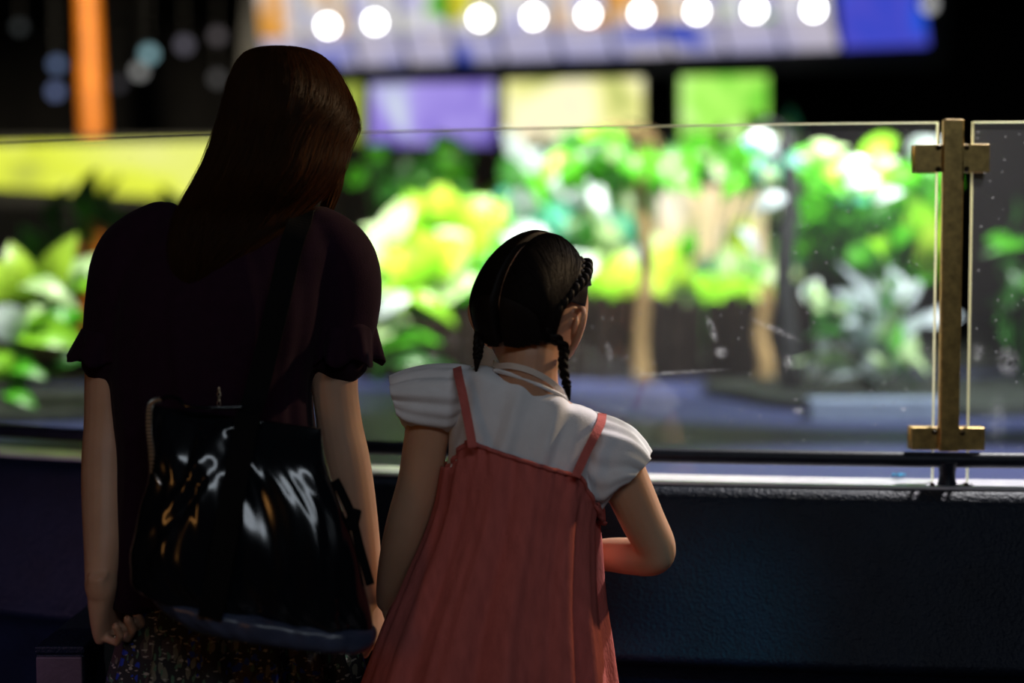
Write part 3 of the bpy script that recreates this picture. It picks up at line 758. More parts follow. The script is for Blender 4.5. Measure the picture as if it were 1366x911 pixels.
tops = [(OR, W_), (PE, W_), (LIL, W_), (GR, W_), (YE, W_), (PE, W_), (OR, W_), (OR, PE), (PE, W_), (GR, W_), (LIL, W_), (BL, BL)]
for i in range(12):
    x0, x1 = edges[i] + 3, edges[i + 1] - 3
    yb0 = 98 - (x0 - 345) * 0.036; yb1 = 98 - (x1 - 345) * 0.036
    c1, c2 = tops[i]
    if i == 11:
        m1 = emit_mat('blue_sign_face', [(0.3, (0.03, 0.08, 0.75)), (0.5, (0.10, 0.10, 0.75)), (0.7, (0.0, 0.12, 0.95))], 0.75, 2.0)
        px_panel('sign_panel', [(x0, -40), (x1 - 12, -40), (x1, yb1 - 6), (x0 + 10, yb0 - 6)], Yh, 0.02, m1, hs)
    else:
        m1 = emit_mat('picture_face', [(0.36, c1), (0.5, c2), (0.66, LIL)], 0.75, 4.0)
        m2 = emit_mat('caption_face', [(0.35, BL), (0.45, LIL), (0.62, (0.85, 0.78, 0.92))], 0.62, 2.5)
        px_panel('picture_panel', [(x0 - 8, -40), (x1 - 8, -40), (x1, yb1 - 48), (x0, yb0 - 48)], Yh, 0.02, m1, hs)
        px_panel('caption_panel', [(x0, yb0 - 46), (x1, yb1 - 46), (x1 + 10, yb1 - 6), (x0 + 10, yb0 - 6)], Yh, 0.02, m2, hs)
lens = emit_mat('lamp_lens', [(0.3, (1, 1, 1)), (0.7, (1, 0.98, 0.96))], 14.0)
lens_dim = emit_mat('lamp_lens_dim', [(0.3, (0.8, 0.8, 0.8)), (0.7, (0.7, 0.7, 0.7))], 0.8)
ord_ = ['first', 'second', 'third', 'fourth', 'fifth', 'sixth', 'seventh', 'eighth', 'ninth']
for i, (x, y) in enumerate([(437, 34), (500, 29), (640, 24), (712, 22), (785, 19), (856, 17), (930, 15), (1007, 13), (1086, 12), (1240, 6)]):
    p = at(x, y, 9.1)
    t = thing('spot_lamp', 'small round white spot lamp shining in front of the overhead sign' if i < 9 else 'dim grey spot lamp beyond the blue end of the overhead sign', 'lamp', p, 'spot lamps along the overhead sign' if i < 9 else None)
    v, f = tube([p + (0, 0.02, 0), p + (0, 0.0, 0)], [0.043, 0.043], 16, 0, False); mesh_obj('lens', v, f, lens if i < 9 else lens_dim, t)
    v, f = tube([p + (0, 0.022, 0), p + (0, 0.12, 0.03), p + (0, 0.16, 0.05)], [0.046, 0.042, 0.03], 16, 0, False); mesh_obj('housing', v, f, M['black'], t)
    v, f = tube([p + (0, 0.12, 0.05), p + (0, 0.12, 3.60 - p[2])], [0.008, 0.008], 6); mesh_obj('hanger', v, f, M['black'], t)

def picture(label, corners, Y, mat, parts=()):
    c = np.mean([at(x, y, Y) for x, y in corners], axis=0)
    t = thing('light_box', label, 'light box', (c[0], Y + 0.05, c[2]))
    px_panel('face', corners, Y, 0.015, mat, t)
    x0 = min(q[0] for q in corners) - 5; x1 = max(q[0] for q in corners) + 5; y0 = min(q[1] for q in corners) - 5; y1 = max(q[1] for q in corners) + 5
    px_panel('case', [(x0, y0), (x1, y0), (x1, y1), (x0, y1)], Y + 0.017, 0.09, M['black'], t)
    v, f = tube([(c[0], Y + 0.06, at(x0, y1, Y)[2]), (c[0], Y + 0.06, 0.0 if Y > 10 else 0.86)], [0.03, 0.03], 8, 0, False); mesh_obj('stand', v, f, M['black'], t)
picture('purple picture light box below the overhead sign', [(494, 112), (660, 108), (660, 194), (494, 194)], 8.9,
        emit_mat('purple_picture', [(0.32, (0.16, 0.10, 0.55)), (0.5, (0.38, 0.30, 0.80)), (0.62, (0.55, 0.60, 0.78)), (0.75, (0.75, 0.80, 0.85))], 1.05, 2.6))
picture('pale yellow picture light box between the purple and green ones', [(674, 108), (858, 104), (858, 192), (674, 194)], 8.9,
        emit_mat('yellow_picture', [(0.3, (0.35, 0.42, 0.10)), (0.42, (0.80, 0.78, 0.28)), (0.6, (0.95, 0.92, 0.55)), (0.75, (0.95, 0.75, 0.55))], 1.2, 2.6))
picture('bright green picture light box at the end of the row', [(908, 102), (1024, 100), (1024, 200), (908, 200)], 8.9,
        emit_mat('green_picture', [(0.3, (0.12, 0.55, 0.03)), (0.5, (0.40, 0.85, 0.12)), (0.7, (0.75, 0.95, 0.45))], 1.2, 3.0))
picture('peach and cream picture light box low between the two trunks', [(878, 246), (1020, 246), (1020, 350), (878, 350)], 6.95,
        emit_mat('peach_picture', [(0.3, (0.70, 0.62, 0.32)), (0.5, (0.95, 0.72, 0.42)), (0.7, (0.98, 0.90, 0.75))], 1.5, 3.0))
picture('slim yellow-green light box half hidden by the hair of the adult', [(452, 112), (484, 112), (484, 190), (452, 190)], 8.9,
        emit_mat('yellow_green_picture', [(0.3, (0.42, 0.55, 0.06)), (0.7, (0.62, 0.75, 0.12))], 0.6, 3.0))
picture('wide yellow glowing panel added for a reflection in the glass left of the adult', [(-110, 194), (296, 188), (296, 268), (-110, 244)], 9.0,  # glowing panel added to stand for a yellow reflection in the pane
        emit_mat('yellow_reflection', [(0.3, (0.55, 0.58, 0.08)), (0.5, (0.85, 0.90, 0.07)), (0.7, (0.90, 0.88, 0.30))], 1.15, 1.6, 1.0))

# orange column and small globe lamps in the dark on the left
YO = 9.35
p = at(124, 100, YO)
col_ = thing('orange_column', 'tall orange column rising behind the added yellow panel', 'column', (p[0], YO, 0.8))
rr = 18 * YO / F
v, f = tube([(p[0], YO, 0.80), (p[0], YO, 2.0), (p[0] - 0.01, YO, 2.4), (p[0] - 0.04, YO, 3.55)], [rr, rr, rr * .95, rr * .7], 20, 30, False)
mesh_obj('shaft', v, f, M['orange'], col_)
v, f = tube([(p[0], YO, 0.80), (p[0], YO, 0.95)], [rr * 1.5, rr * 1.4], 20, 0, False); mesh_obj('base', v, f, M['orange'], col_)
for (x, y, r_, c, s_, lab) in [(26, 36, 9, (0.5, 0.55, 0.55), 0.10, 'dim grey globe lamp hanging farthest from the adult'), (76, 86, 11, (0.30, 0.42, 0.75), 0.45, 'blue globe lamp hanging just above another blue one'),
                               (74, 122, 11, (0.35, 0.45, 0.85), 0.45, 'blue globe lamp hanging lowest of all the globe lamps'), (199, 72, 12, (0.45, 0.78, 0.85), 0.70, 'bright cyan globe lamp hanging by the orange column'),
                               (186, 95, 11, (0.75, 0.75, 0.72), 0.50, 'pale white globe lamp hanging just below the cyan one'), (246, 60, 12, (0.45, 0.42, 0.52), 0.30, 'dim lilac globe lamp hanging between the cyan one and the hair'),
                               (290, 48, 11, (0.55, 0.48, 0.50), 0.22, 'dim pinkish globe lamp hanging next to the adult\'s head'), (290, 105, 11, (0.45, 0.43, 0.42), 0.22, 'dim grey globe lamp hanging low next to the adult\'s head'),
                               (158, 112, 10, (0.35, 0.33, 0.38), 0.15, 'faint grey globe lamp hanging between orange column and white globe')]:
    yy = 9.8 + 0.12 * (y > 90); p = at(x, y, yy); t = thing('globe_lamp', lab, 'lamp', p)
    v, f = ellipsoid(p, [r_ * 9.8 / F * 0.75] * 3); mesh_obj('globe', v, f, emit_mat('globe_glass', [(0.3, c), (0.7, c)], s_), t)
    v, f = tube([p + (0, 0, 0.03), (p[0], p[1], 3.6)], [0.006, 0.006], 6); mesh_obj('cord', v, f, M['black'], t)

# ------------------------------------------------------------------ figures
def head_pieces(c, R, w, d, h, nose=1.0, ez=0.0, taper=0.38, ey=0.0, out_ear=14):
    """Skull with brow, eye sockets, cheeks, lips and chin, plus nose and ears; local axes: x right, y face, z up."""
    nu, nv = 72, 54
    D = sphere_dirs(nu, nv).reshape(-1, 3)
    P = D * np.array([w, d, h])
    x, y, z = D[:, 0], D[:, 1], D[:, 2]
    low = np.clip(-z - 0.05, 0, 1)
    P[:, 0] *= 1 - taper * low ** 1.3
    back = np.clip(-y, 0, 1)
    P[:, 1] += low * back * 0.35 * d                      # the skull tucks in to the neck
    P[:, 1] += np.clip(y, 0, 1) * low ** 2 * 0.10 * d     # chin
    fr = np.clip(y, 0, 1)
    def bump(cx, cz, s, a):
        P[:, 1] += fr * a * d * np.exp(-((x - cx) ** 2 + (z - cz) ** 2) / s ** 2)
    for sx in (-1, 1):
        bump(sx * 0.38, -0.02, 0.17, -0.10)               # eye sockets
        bump(sx * 0.36, 0.16, 0.14, 0.035)                # brow
        bump(sx * 0.45, -0.28, 0.2, 0.04)                 # cheeks
    bump(0, -0.56, 0.11, 0.07); bump(0, -0.66, 0.10, 0.05); bump(0, -0.61, 0.05, -0.05); bump(0, -0.86, 0.14, 0.06)
    out = [(P @ R.T + c, grid_faces(nv, nu, True, 0, True))]
    T = lambda q: np.asarray(q) * np.array([w, d, h]) @ R.T + c
    E = lambda q: T((q[0] + (np.sign(q[0]) * (0.02 - q[1] * 1.5) if out_ear > 20 else 0), q[1] * 1.15 + ey, q[2] * 1.15 + ez))
    out.append(tube([T((0, 0.93, 0.05)), T((0, 1.0, -0.12)), T((0, 1.10, -0.30)), T((0, 1.0, -0.36))], np.array([.007, .008, .011, .009]) * nose, 10, 10))
    for sx in (-1, 1):
        out.append(ellipsoid(T((sx * 0.16, 0.98, -0.34)), [0.007, 0.008, 0.006], R, 10, 8))
        ear = [E((sx * 0.97, 0.05, -0.36)), E((sx * 1.02, -0.06, -0.30)), E((sx * 1.09, -0.20, -0.10)), E((sx * 1.13, -0.24, 0.10)), E((sx * 1.10, -0.14, 0.20)), E((sx * 1.02, 0.02, 0.16)), E((sx * 0.97, 0.06, 0.02))]
        out.append(tube(ear, np.array([.006, .006, .0055, .005, .005, .005, .005]) * h / 0.11, 8, 20))
        out.append(ellipsoid(E((sx * 1.02, -0.08, -0.04)), [0.005, 0.15 * d, 0.20 * h], R @ rot(sx * -out_ear * (1.5 if out_ear > 20 else 1)), 12, 10))
    return out

def eyes(c, R, w, d, h, parent):
    T = lambda q: np.asarray(q) * np.array([w, d, h]) @ R.T + c
    for sx in (-1, 1):
        p = T((sx * 0.38, 0.735, -0.02))
        e = mesh_obj('eye', *ellipsoid(p, [0.0105] * 3), M['eyewhite'], parent)
        mesh_obj('iris', *ellipsoid(p + R @ np.array([0, 0.0085, 0]), [0.005, 0.003, 0.005], R, 12, 8), M['iris'], e)

def hand_pieces(wrist, ydir, zdir, side, s=1.0, curls=((60, 70, 40),) * 4, thumb=35):
    """wrist point, ydir along the fingers, zdir out of the back of the hand; side = +1 if the thumb is at +x."""
    Y = np.asarray(ydir, float); Y /= np.linalg.norm(Y)
    Z = np.asarray(zdir, float); Z -= Y * Z.dot(Y); Z /= np.linalg.norm(Z)
    X = np.cross(Y, Z) * side
    Lp = 0.088 * s
    W = lambda x, y, z: np.asarray(wrist) + X * x * s + Y * y * s + Z * z * s
    rows = []; n = 16; th = np.linspace(0, 2 * PI, n, endpoint=False)
    for y, hw, ht in ((-0.034, .015, .014), (-0.012, .0225, .0195), (0.004, .0245, .0200), (0.02, .030, .0195), (0.045, .037, .0165), (0.07, .040, .0145), (0.086, .039, .012), (0.093, .033, .008)):
        rows.append([W(hw * np.sign(math.cos(t)) * abs(math.cos(t)) ** .75, y, ht * np.sign(math.sin(t)) * abs(math.sin(t)) ** .8) for t in th])
    out = [(np.array(rows).reshape(-1, 3), grid_faces(len(rows), n, True, 0, True))]
    tips = []
    for k, (x, Ls, r) in enumerate([(.029, (.040, .026, .020), .0085), (.0097, (.045, .029, .021), .0088), (-.0097, (.041, .027, .020), .0083), (-.0285, (.032, .021, .018), .0074)]):
        p = W(x, 0.082 - 0.003 * abs(k - 1), 0.0); a = 0.0; pts = [p - Y * 0.02 * s, p]; rad = [r * 1.0 * s, r * 1.08 * s]
        for L_, c in zip(Ls, curls[k]):
            a += math.radians(c)
            dirv = Y * math.cos(a) - Z * math.sin(a)
            for q in (0.5, 1.0):
                pts.append(p + dirv * L_ * s * q); rad.append(r * s * (0.93 if q == .5 else 0.97) * (0.96 if L_ < .024 else 1))
            p = p + dirv * L_ * s
        out.append(tube(pts, rad, 10)); tips.append(pts)
    t0 = W(.022, 0.018, -0.006); a = math.radians(thumb)
    d1 = X * math.sin(a) + Y * math.cos(a) - Z * 0.45; d1 /= np.linalg.norm(d1)
    d2 = X * math.sin(a * .2) + Y * math.cos(a * .2) - Z * 0.8; d2 /= np.linalg.norm(d2)
    p1 = t0 + d1 * 0.042 * s; p2 = p1 + (d1 * .5 + d2 * .5) * 0.030 * s; p3 = p2 + d2 * 0.022 * s
    out.append(tube([t0, (t0 + p1) / 2, p1, p2, p3], np.array([.014, .0135, .0105, .0095, .0085]) * s, 10))
    return out, tips

# ================================================================== adult
YW = 2.16
adult = thing('person', 'adult with long brown hair in a plum ruffled blouse and floral skirt, seen from behind', 'person', (at(320, 500, YW)[0], YW, 0))
HC = at(384, 176, YW + 0.015); HR = rot(32, 22, 3); HW, HD, HH = 0.071, 0.090, 0.108
body = head_pieces(HC, HR, HW, HD, HH)
body.append(tube([at(368, 245, YW + .0), at(352, 285, YW - .02), at(338, 320, YW - .015)], [0.050, 0.048, 0.062], 18, 12))
body.append(loft_piece([(320, 285, 380, 288, YW, .04), (215, 306, 440, 310, YW, .055), (195, 335, 450, 345, YW, .075), (200, 400, 430, 405, YW, .095), (210, 480, 415, 485, YW, .095), (212, 560, 410, 560, YW, .085),
                        (200, 640, 420, 640, YW, .090), (185, 730, 430, 730, YW, .095), (185, 800, 430, 800, YW, .095), (190, 880, 425, 880, YW, .09)], 40, 36, 2.3))
for sx, cx in ((-1, 245), (1, 375)):
    hip = at(cx, 830, YW); knee = np.array([hip[0] - sx * .01, YW + .02, 0.43]); ank = np.array([hip[0] - sx * .01, YW, 0.075])
    body.append(tube([hip, (hip + knee) / 2, knee, (knee + ank) / 2 + np.array([0, -.01, 0]), ank], [.088, .075, .052, .05, .034], 18, 24))
    body.append(tube([ank + np.array([0, -.04, -.045]), ank + np.array([0, .05, -.04]), ank + np.array([0, .14, -.052])], [.03, .034, .022], 14, 14))
# left arm (viewer's left), hand half closed by the hip
Lw = at(135, 786, YW - .11)
body.append(tube([at(200, 330, YW), at(168, 395, YW), at(152, 480, YW - .01), at(147, 560, YW - .02), at(143, 610, YW - .035), at(142, 660, YW - .055), at(140, 725, YW - .085), at(136, 768, YW - .102), Lw, Lw + np.array([0, .014, -.026])],
                 [.055, .047, .041, .0375, .0365, .0355, .030, .0240, .0220, .0150], 20, 50))
lh, ltips = hand_pieces(Lw, (0.0, 0.50, -0.86), (-0.95, 0.24, 0.14), 1, 0.88, ((74, 78, 42), (75, 78, 42), (76, 78, 42), (78, 78, 42)), 20)
body += lh
# right arm (viewer's right) hanging beside the bag
Rw = at(491, 790, YW + .05)
body.append(tube([at(440, 335, YW), at(447, 400, YW + .01), at(446, 500, YW + .01), at(452, 560, YW + .01), at(462, 612, YW + .01), at(469, 660, YW + .02), at(479, 720, YW + .035), at(487, 765, YW + .045), Rw],
                 [.054, .046, .0355, .034, .035, .0355, .0315, .026, .0245], 20, 44))
rh, _ = hand_pieces(Rw, (0.05, 0.15, -1), (0.85, -0.45, 0.0), -1, 0.90, ((30, 50, 30), (32, 52, 30), (35, 52, 30), (38, 52, 30)), 25)
body += rh
fuse('body', body, 0.0026, 4, M['skin_a'], adult)
eyes(HC, HR, HW, HD, HH, adult)
# ring
rp = np.array(ltips[2]); c = rp[1] * .45 + rp[3] * .55; ax = rp[3] - rp[1]; ax /= np.linalg.norm(ax)
u = np.cross(ax, [0.2, 1, 0]); u /= np.linalg.norm(u); w_ = np.cross(ax, u)
circ = [c + 0.0092 * (math.cos(t) * u + math.sin(t) * w_) for t in np.linspace(0, 2 * PI, 25)]
v, f = tube(circ, [0.0014] * 25, 8, 0, False); ring = mesh_obj('ring', v, f, M['silver'], adult)
outd = np.array([-0.3, -1, -0.1]); outd -= ax * outd.dot(ax); outd /= np.linalg.norm(outd)
mesh_obj('stone', *ellipsoid(c + outd * 0.0108, [.003, .003, .003], np.eye(3), 8, 6), M['silver'], ring)

# blouse
bl = [loft_piece([(322, 284, 395, 286, YW, .052), (270, 288, 428, 290, YW, .060), (222, 291, 444, 297, YW, .070), (190, 303, 458, 312, YW, .085), (172, 335, 466, 345, YW, .105), (160, 390, 455, 395, YW, .125), (152, 440, 438, 445, YW, .13),
                  (147, 500, 418, 500, YW, .125), (148, 560, 417, 560, YW, .118), (149, 620, 428, 620, YW, .12), (140, 680, 445, 680, YW, .125), (129, 735, 455, 735, YW, .125), (119, 780, 462, 785, YW, .125), (121, 792, 460, 796, YW, .124)], 60, 56, 2.25),
      tube([at(215, 318, YW), at(184, 345, YW - .004), at(166, 395, YW - .01), at(160, 440, YW - .015), at(155, 474, YW - .018)], [.056, .060, .058, .055, .052], 24, 24),
      tube([at(425, 325, YW), at(450, 350, YW), at(457, 395, YW), at(458, 435, YW), at(455, 472, YW)], [.056, .058, .056, .051, .047], 24, 24)]
blouse = fuse('blouse', bl, 0.0055, 8, M['plum'], adult)
def bfold(co, nr):
    x, y, z = co.T
    a = np.arctan2(y - YW, x - at(300, 500, YW)[0])
    k = np.clip((1.30 - z) / 0.5, 0, 1)
    d = (0.0045 * np.sin(9 * a + 2.0 * np.sin(z * 5)) + 0.003 * np.sin(17 * a + 1.3 + z * 6) + 0.0018 * np.sin(31 * a + z * 9)) * k
    d += 0.003 * np.sin(34 * x + 22 * z) * np.clip(1 - abs(z - 1.22) / .14, 0, 1)
    return d
displace(blouse, bfold)
def ruffle(p0, p1, r0, r1, n, seed, parent):
    p0 = np.asarray(p0); p1 = np.asarray(p1); T = p1 - p0; L_ = np.linalg.norm(T); T /= L_
    u = np.cross(T, [0, 1, 0]); u /= np.linalg.norm(u); w = np.cross(T, u)
    NN = 96; g = np.zeros((9, NN, 3)); th = np.linspace(0, 2 * PI, NN, endpoint=False)
    for i in range(9):
        t = i / 8
        rr_ = r0 + (r1 - r0) * t + (0.0075 * t) * np.sin(n * th + seed) + 0.003 * t * np.sin((2 * n + 1) * th)
        off = 0.006 * t * np.sin(n * th + seed + 1.2)
        g[i] = p0 + T * (L_ * t) + rr_[:, None] * (np.cos(th)[:, None] * u + np.sin(th)[:, None] * w) + off[:, None] * T
    o = mesh_obj('ruffle', g.reshape(-1, 3), grid_faces(9, NN), M['plum'], parent); solid(o, 0.002, 0)
ruffle(at(156, 446, YW - .016), at(149, 486, YW - .018), .050, .058, 7, 0.5, blouse)
ruffle(at(458, 430, YW), at(457, 482, YW), .047, .056, 7, 1.9, blouse)

# skirt
def sfold(v_, t): return (0.004 + 0.012 * v_) * np.sin(15 * t + 2 * v_) + 0.004 * np.sin(27 * t + 1)
g = loft([(178, 760, 435, 760, YW, .105), (170, 800, 452, 800, YW, .112), (163, 850, 465, 850, YW, .122), (152, 911, 480, 911, YW, .14), (135, 1040, 500, 1040, YW, .19), (120, 1200, 515, 1200, YW, .21)], 50, 140, 2.2, sfold)
sk = mesh_obj('skirt', g.reshape(-1, 3), grid_faces(50, 140), M['floral'], adult); solid(sk, 0.002)

# long hair: a shell open at the face, with strands over it
gap_c = math.radians(90 - 34)
def hair_th(v_, N):
    gp = math.radians(4) + math.radians(50) * np.clip((v_ - 0.22) / 0.12, 0, 1)
    return np.linspace(gap_c + gp, gap_c + 2 * PI - gp, N)
HB = YW - 0.075      # depth of the back of the blouse where the hair lies
hair_rows = [(372, 63, 392, 63, YW + .01, .012), (338, 69, 420, 70, YW + .012, .062), (322, 80, 438, 81, YW + .015, .090), (311, 100, 454, 101, YW + .015, .108), (303, 130, 469, 130, YW + .015, .118), (296, 160, 478, 160, YW + .012, .122),
             (289, 180, 475, 180, YW + .008, .120), (282, 200, 466, 200, YW + .0, .115), (274, 220, 460, 220, YW - .01, .108), (263, 240, 450, 240, YW - .02, .10), (250, 262, 432, 262, YW - .028, .088), (239, 281, 410, 281, YW - .035, .072),
             (231, 300, 388, 302, YW - .058, .050), (227, 322, 362, 322, HB - .004, .036), (227, 345, 332, 342, HB - .016, .028), (232, 364, 303, 360, HB - .022, .022), (243, 380, 278, 376, HB - .026, .014), (254, 390, 266, 388, HB - .028, .006)]
def hfold(v_, t): return (0.0005 * np.sin(26 * t + 3 * np.sin(4 * v_)) + 0.0003 * np.sin(57 * t + 6 * v_)) * min(1, v_ * 6)
HM, HN = 90, 150
hg = loft(hair_rows, HM, HN, 2.1, hfold, hair_th)
hair = mesh_obj('hair', hg.reshape(-1, 3), grid_faces(HM, HN, False), M['hair_a'], adult); solid(hair, 0.007, -1)
# lock falling in front of the shoulder, along the cheek
lk = loft([(436, 120, 468, 128, YW + .045, .03), (440, 160, 477, 165, YW + .055, .032), (436, 195, 465, 197, YW + .06, .030), (440, 225, 459, 226, YW + .06, .024), (437, 250, 455, 250, YW + .055, .020), (430, 272, 447, 272, YW + .05, .015), (427, 286, 440, 287, YW + .045, .009), (429, 292, 435, 292, YW + .045, .004)],
           40, 40, 2, lambda v_, t: 0.001 * np.sin(13 * t + 4 * v_))
mesh_obj('lock', lk.reshape(-1, 3), grid_faces(40, 40, True, 0, True), M['hair_a'], hair)
def grid_sample(g, v_, u_):
    Mm, Nn = g.shape[:2]
    a = np.clip(v_, 0, 1) * (Mm - 1); b = np.clip(u_, 0, 1) * (Nn - 1)
    i = np.minimum(a.astype(int), Mm - 2); j = np.minimum(b.astype(int), Nn - 2); fa = (a - i)[..., None]; fb = (b - j)[..., None]
    return g[i, j] * (1 - fa) * (1 - fb) + g[i + 1, j] * fa * (1 - fb) + g[i, j + 1] * (1 - fa) * fb + g[i + 1, j + 1] * fa * fb
def surf_strands(g, K, T, v0, v1, lift, wob, r):
    u = rng.uniform(0.0, 1.0, K)[:, None]; a = rng.uniform(*v0, K)[:, None]; b = rng.uniform(*v1, K)[:, None]
    t = np.linspace(0, 1, T)[None, :]
    v_ = a + (b - a) * t
    du = wob * np.sin(t * 3 + rng.uniform(0, 6.3, K)[:, None]) * rng.uniform(0.3, 1, K)[:, None]
    p = grid_sample(g, v_, u + du); ctr = g.mean(axis=1)
    cc = np.stack([np.interp(np.clip(v_, 0, 1) * (len(g) - 1), np.arange(len(g)), ctr[:, q]) for q in range(3)], axis=-1)
    dr = p - cc; dr /= np.maximum(np.linalg.norm(dr, axis=2, keepdims=True), 1e-6)
    return p + dr * (rng.uniform(*lift, K)[:, None, None] * (0.4 + 0.6 * t[..., None]))
pts = surf_strands(hg, 2600, 20, (0.0, 0.25), (0.72, 1.0), (0.0004, 0.0022), 0.012, 0.0)
v, f = strands(pts, 0.00045)
st = mesh_obj('hair_strands', v, f, M['hair_a'], hair); st['kind'] = 'stuff'
pts = surf_strands(hg, 160, 20, (0.05, 0.4), (0.6, 0.95), (0.003, 0.008), 0.02, 0.0)
v, f = strands(pts, 0.00030)
st = mesh_obj('flyaway_strands', v, f, M['hair_a'], hair); st['kind'] = 'stuff'
lkx = np.concatenate([lk, lk[:, :1]], axis=1)
v, f = strands(surf_strands(lkx, 300, 16, (0, .2), (.85, 1.0), (.0003, .002), .02, 0), 0.00042)
st = mesh_obj('lock_strands', v, f, M['hair_a'], hair); st['kind'] = 'stuff'

# ------------------------------------------------------------------ tote bag
YB = 1.955
bag = thing('tote_bag', 'glossy black vinyl tote bag with a slate base, hanging on the adult\'s shoulder', 'bag', at(340, 850, YB))
bag_rows = [(197, 540, 428, 572, YB + .03, .010), (197, 556, 430, 590, YB + .025, .018), (200, 600, 436, 620, YB + .015, .034), (200, 640, 447, 655, YB + .01, .042), (190, 676, 462, 695, YB + .005, .048), (180, 716, 476, 742, YB, .053), (174, 752, 488, 790, YB, .056), (180, 780, 495, 822, YB, .054), (204, 794, 498, 842, YB, .049)]
BM, BN = 150, 260
def bagfold(v_, t):
    near = np.clip(-np.sin(t) + 0.15, 0, 1)
    u = np.cos(t)
    a = 0.008 * np.sin(7 * u + 6 * v_ + 1.5 * np.sin(4 * v_ + 2 * u)) + 0.004 * np.sin(13 * u - 8 * v_ + 1.6 * np.sin(3 * u + 6 * v_)) + 0.0022 * np.sin(24 * u + 13 * v_ + 2.4 * np.sin(6 * v_ + 3 * u)) + 0.0009 * np.sin(45 * u - 21 * v_ + 2.0 * np.sin(11 * v_))
    b_ = 0.006 * np.exp(-((u * 0.9 + 0.55 - (0.45 - v_) * 1.5) / 0.10) ** 2) - 0.006 * np.exp(-((u * 0.9 + 0.40 - (0.45 - v_) * 1.5) / 0.08) ** 2)
    return near * (a * (0.35 + 0.65 * v_) + b_)
bg = loft(bag_rows, BM, BN, 2.5, bagfold)
mesh_obj('bag_body', bg.reshape(-1, 3), grid_faces(BM, BN, True, 0, True), M['vinyl'], bag)
gs = loft([(203, 788, 499, 838, YB, .046), (204, 793, 500, 842, YB, .058), (216, 808, 500, 851, YB, .061), (236, 822, 496, 859, YB, .060), (252, 832, 488, 866, YB, .052), (264, 836, 480, 868, YB, .030)], 30, 160, 2.6,
          lambda v_, t: 0.0012 * np.sin(19 * np.cos(t) + 5 * v_) + 0.0007 * np.sin(37 * np.cos(t) + 2))
mesh_obj('base_panel', gs.reshape(-1, 3), grid_faces(24, 160, True, 0, True), M['gusset'], bag)
def ribbon(name, path, width, thick, mat, parent, side, smooth=60):
    p = crom(path, smooth); T = np.gradient(p, axis=0); T /= np.linalg.norm(T, axis=1, keepdims=True)
    nn = np.asarray(side, float); W = np.cross(T, nn); W /= np.linalg.norm(W, axis=1, keepdims=True); Nn = np.cross(W, T)
    g = np.stack([p + W * width / 2 + Nn * thick / 2, p - W * width / 2 + Nn * thick / 2, p - W * width / 2 - Nn * thick / 2, p + W * width / 2 - Nn * thick / 2], axis=1)
    return mesh_obj(name, g.reshape(-1, 3), grid_faces(len(p), 4, True, 0, True), mat, parent, False)
# shoulder strap over the blouse and down the front of the bag
fy = lambda d: YB - d
strap_path = [at(412, 288, YW + .02), at(406, 284, YW - .03), at(400, 296, YW - .085), at(388, 330, YW - .115), at(372, 400, YW - .142), at(355, 470, YW - .150), at(340, 530, YW - .172), at(330, 560, YB - .006),
              at(320, 610, YB - .038), at(309, 670, YB - .056), at(298, 730, YB - .064), at(286, 795, YB - .066), at(280, 825, YB - .062)]
ribbon('strap', strap_path, 0.032, 0.0022, M['webbing'], bag, (0, -1, 0), 90)
# zip along the raised left mouth of the bag, with its puller
zp = [at(214, 533, YB + .02), at(201, 540, YB + .012), at(199, 570, YB + .006), at(202, 600, YB - .002), at(204, 630, YB - .006)]
zipo = ribbon('zip_tape', zp, 0.008, 0.002, M['zip'], bag, (0, -1, 0), 30)
zpc = crom(zp, 26); tp = []
for q in zpc: tp.append(box_piece(q + np.array([0, -.002, 0]), (0.0055, 0.002, 0.002)))
mesh_obj('zip_teeth', *join(tp), M['metal'], zipo, False)
v, f = tube([at(207, 632, YB - .012), at(210, 640, YB - .016), at(214, 646, YB - .018)], [.002, .0028, .002], 8); mesh_obj('zip_puller', v, f, M['metal'], zipo)
rim = crom([at(214, 533, YB + .02), at(225, 529, YB + .015), at(238, 532, YB + .005), at(250, 542, YB - .002), at(285, 544, YB - .004), at(322, 543, YB + .004)], 30)
v, f = tube(rim, [0.0028] * 30, 8); mesh_obj('mouth_piping', v, f, M['vinyl'], bag)
# little chain at the mouth
ch = []
for i in range(4):
    c = at(292, 520 + i * 6, YW - .142); aa = [c + np.array([0.0022 * math.cos(t) * (1 if i % 2 else .4), 0.0022 * math.cos(t) * (.4 if i % 2 else 1) * .3, 0.0038 * math.sin(t)]) for t in np.linspace(0, 2 * PI, 13)]
    ch.append(tube(aa, [0.0007] * 13, 6, 0, False))
mesh_obj('chain', *join(ch), M['metal'], bag)
# side release buckle on the far strap
bp_ = at(471, 693, YB + .01)
bk = bevel(mesh_obj('buckle', *box_piece(bp_, (0.018, 0.012, 0.030), rot(0, 0, 12)), M['webbing'], bag, False), 0.003)
ribbon('side_strap', [at(447, 640, YB + .01), at(458, 662, YB + .012), at(470, 690, YB + .012), at(480, 730, YB + .012), at(494, 780, YB + .012)], 0.012, 0.002, M['webbing'], bag, (0.4, -1, 0), 20)

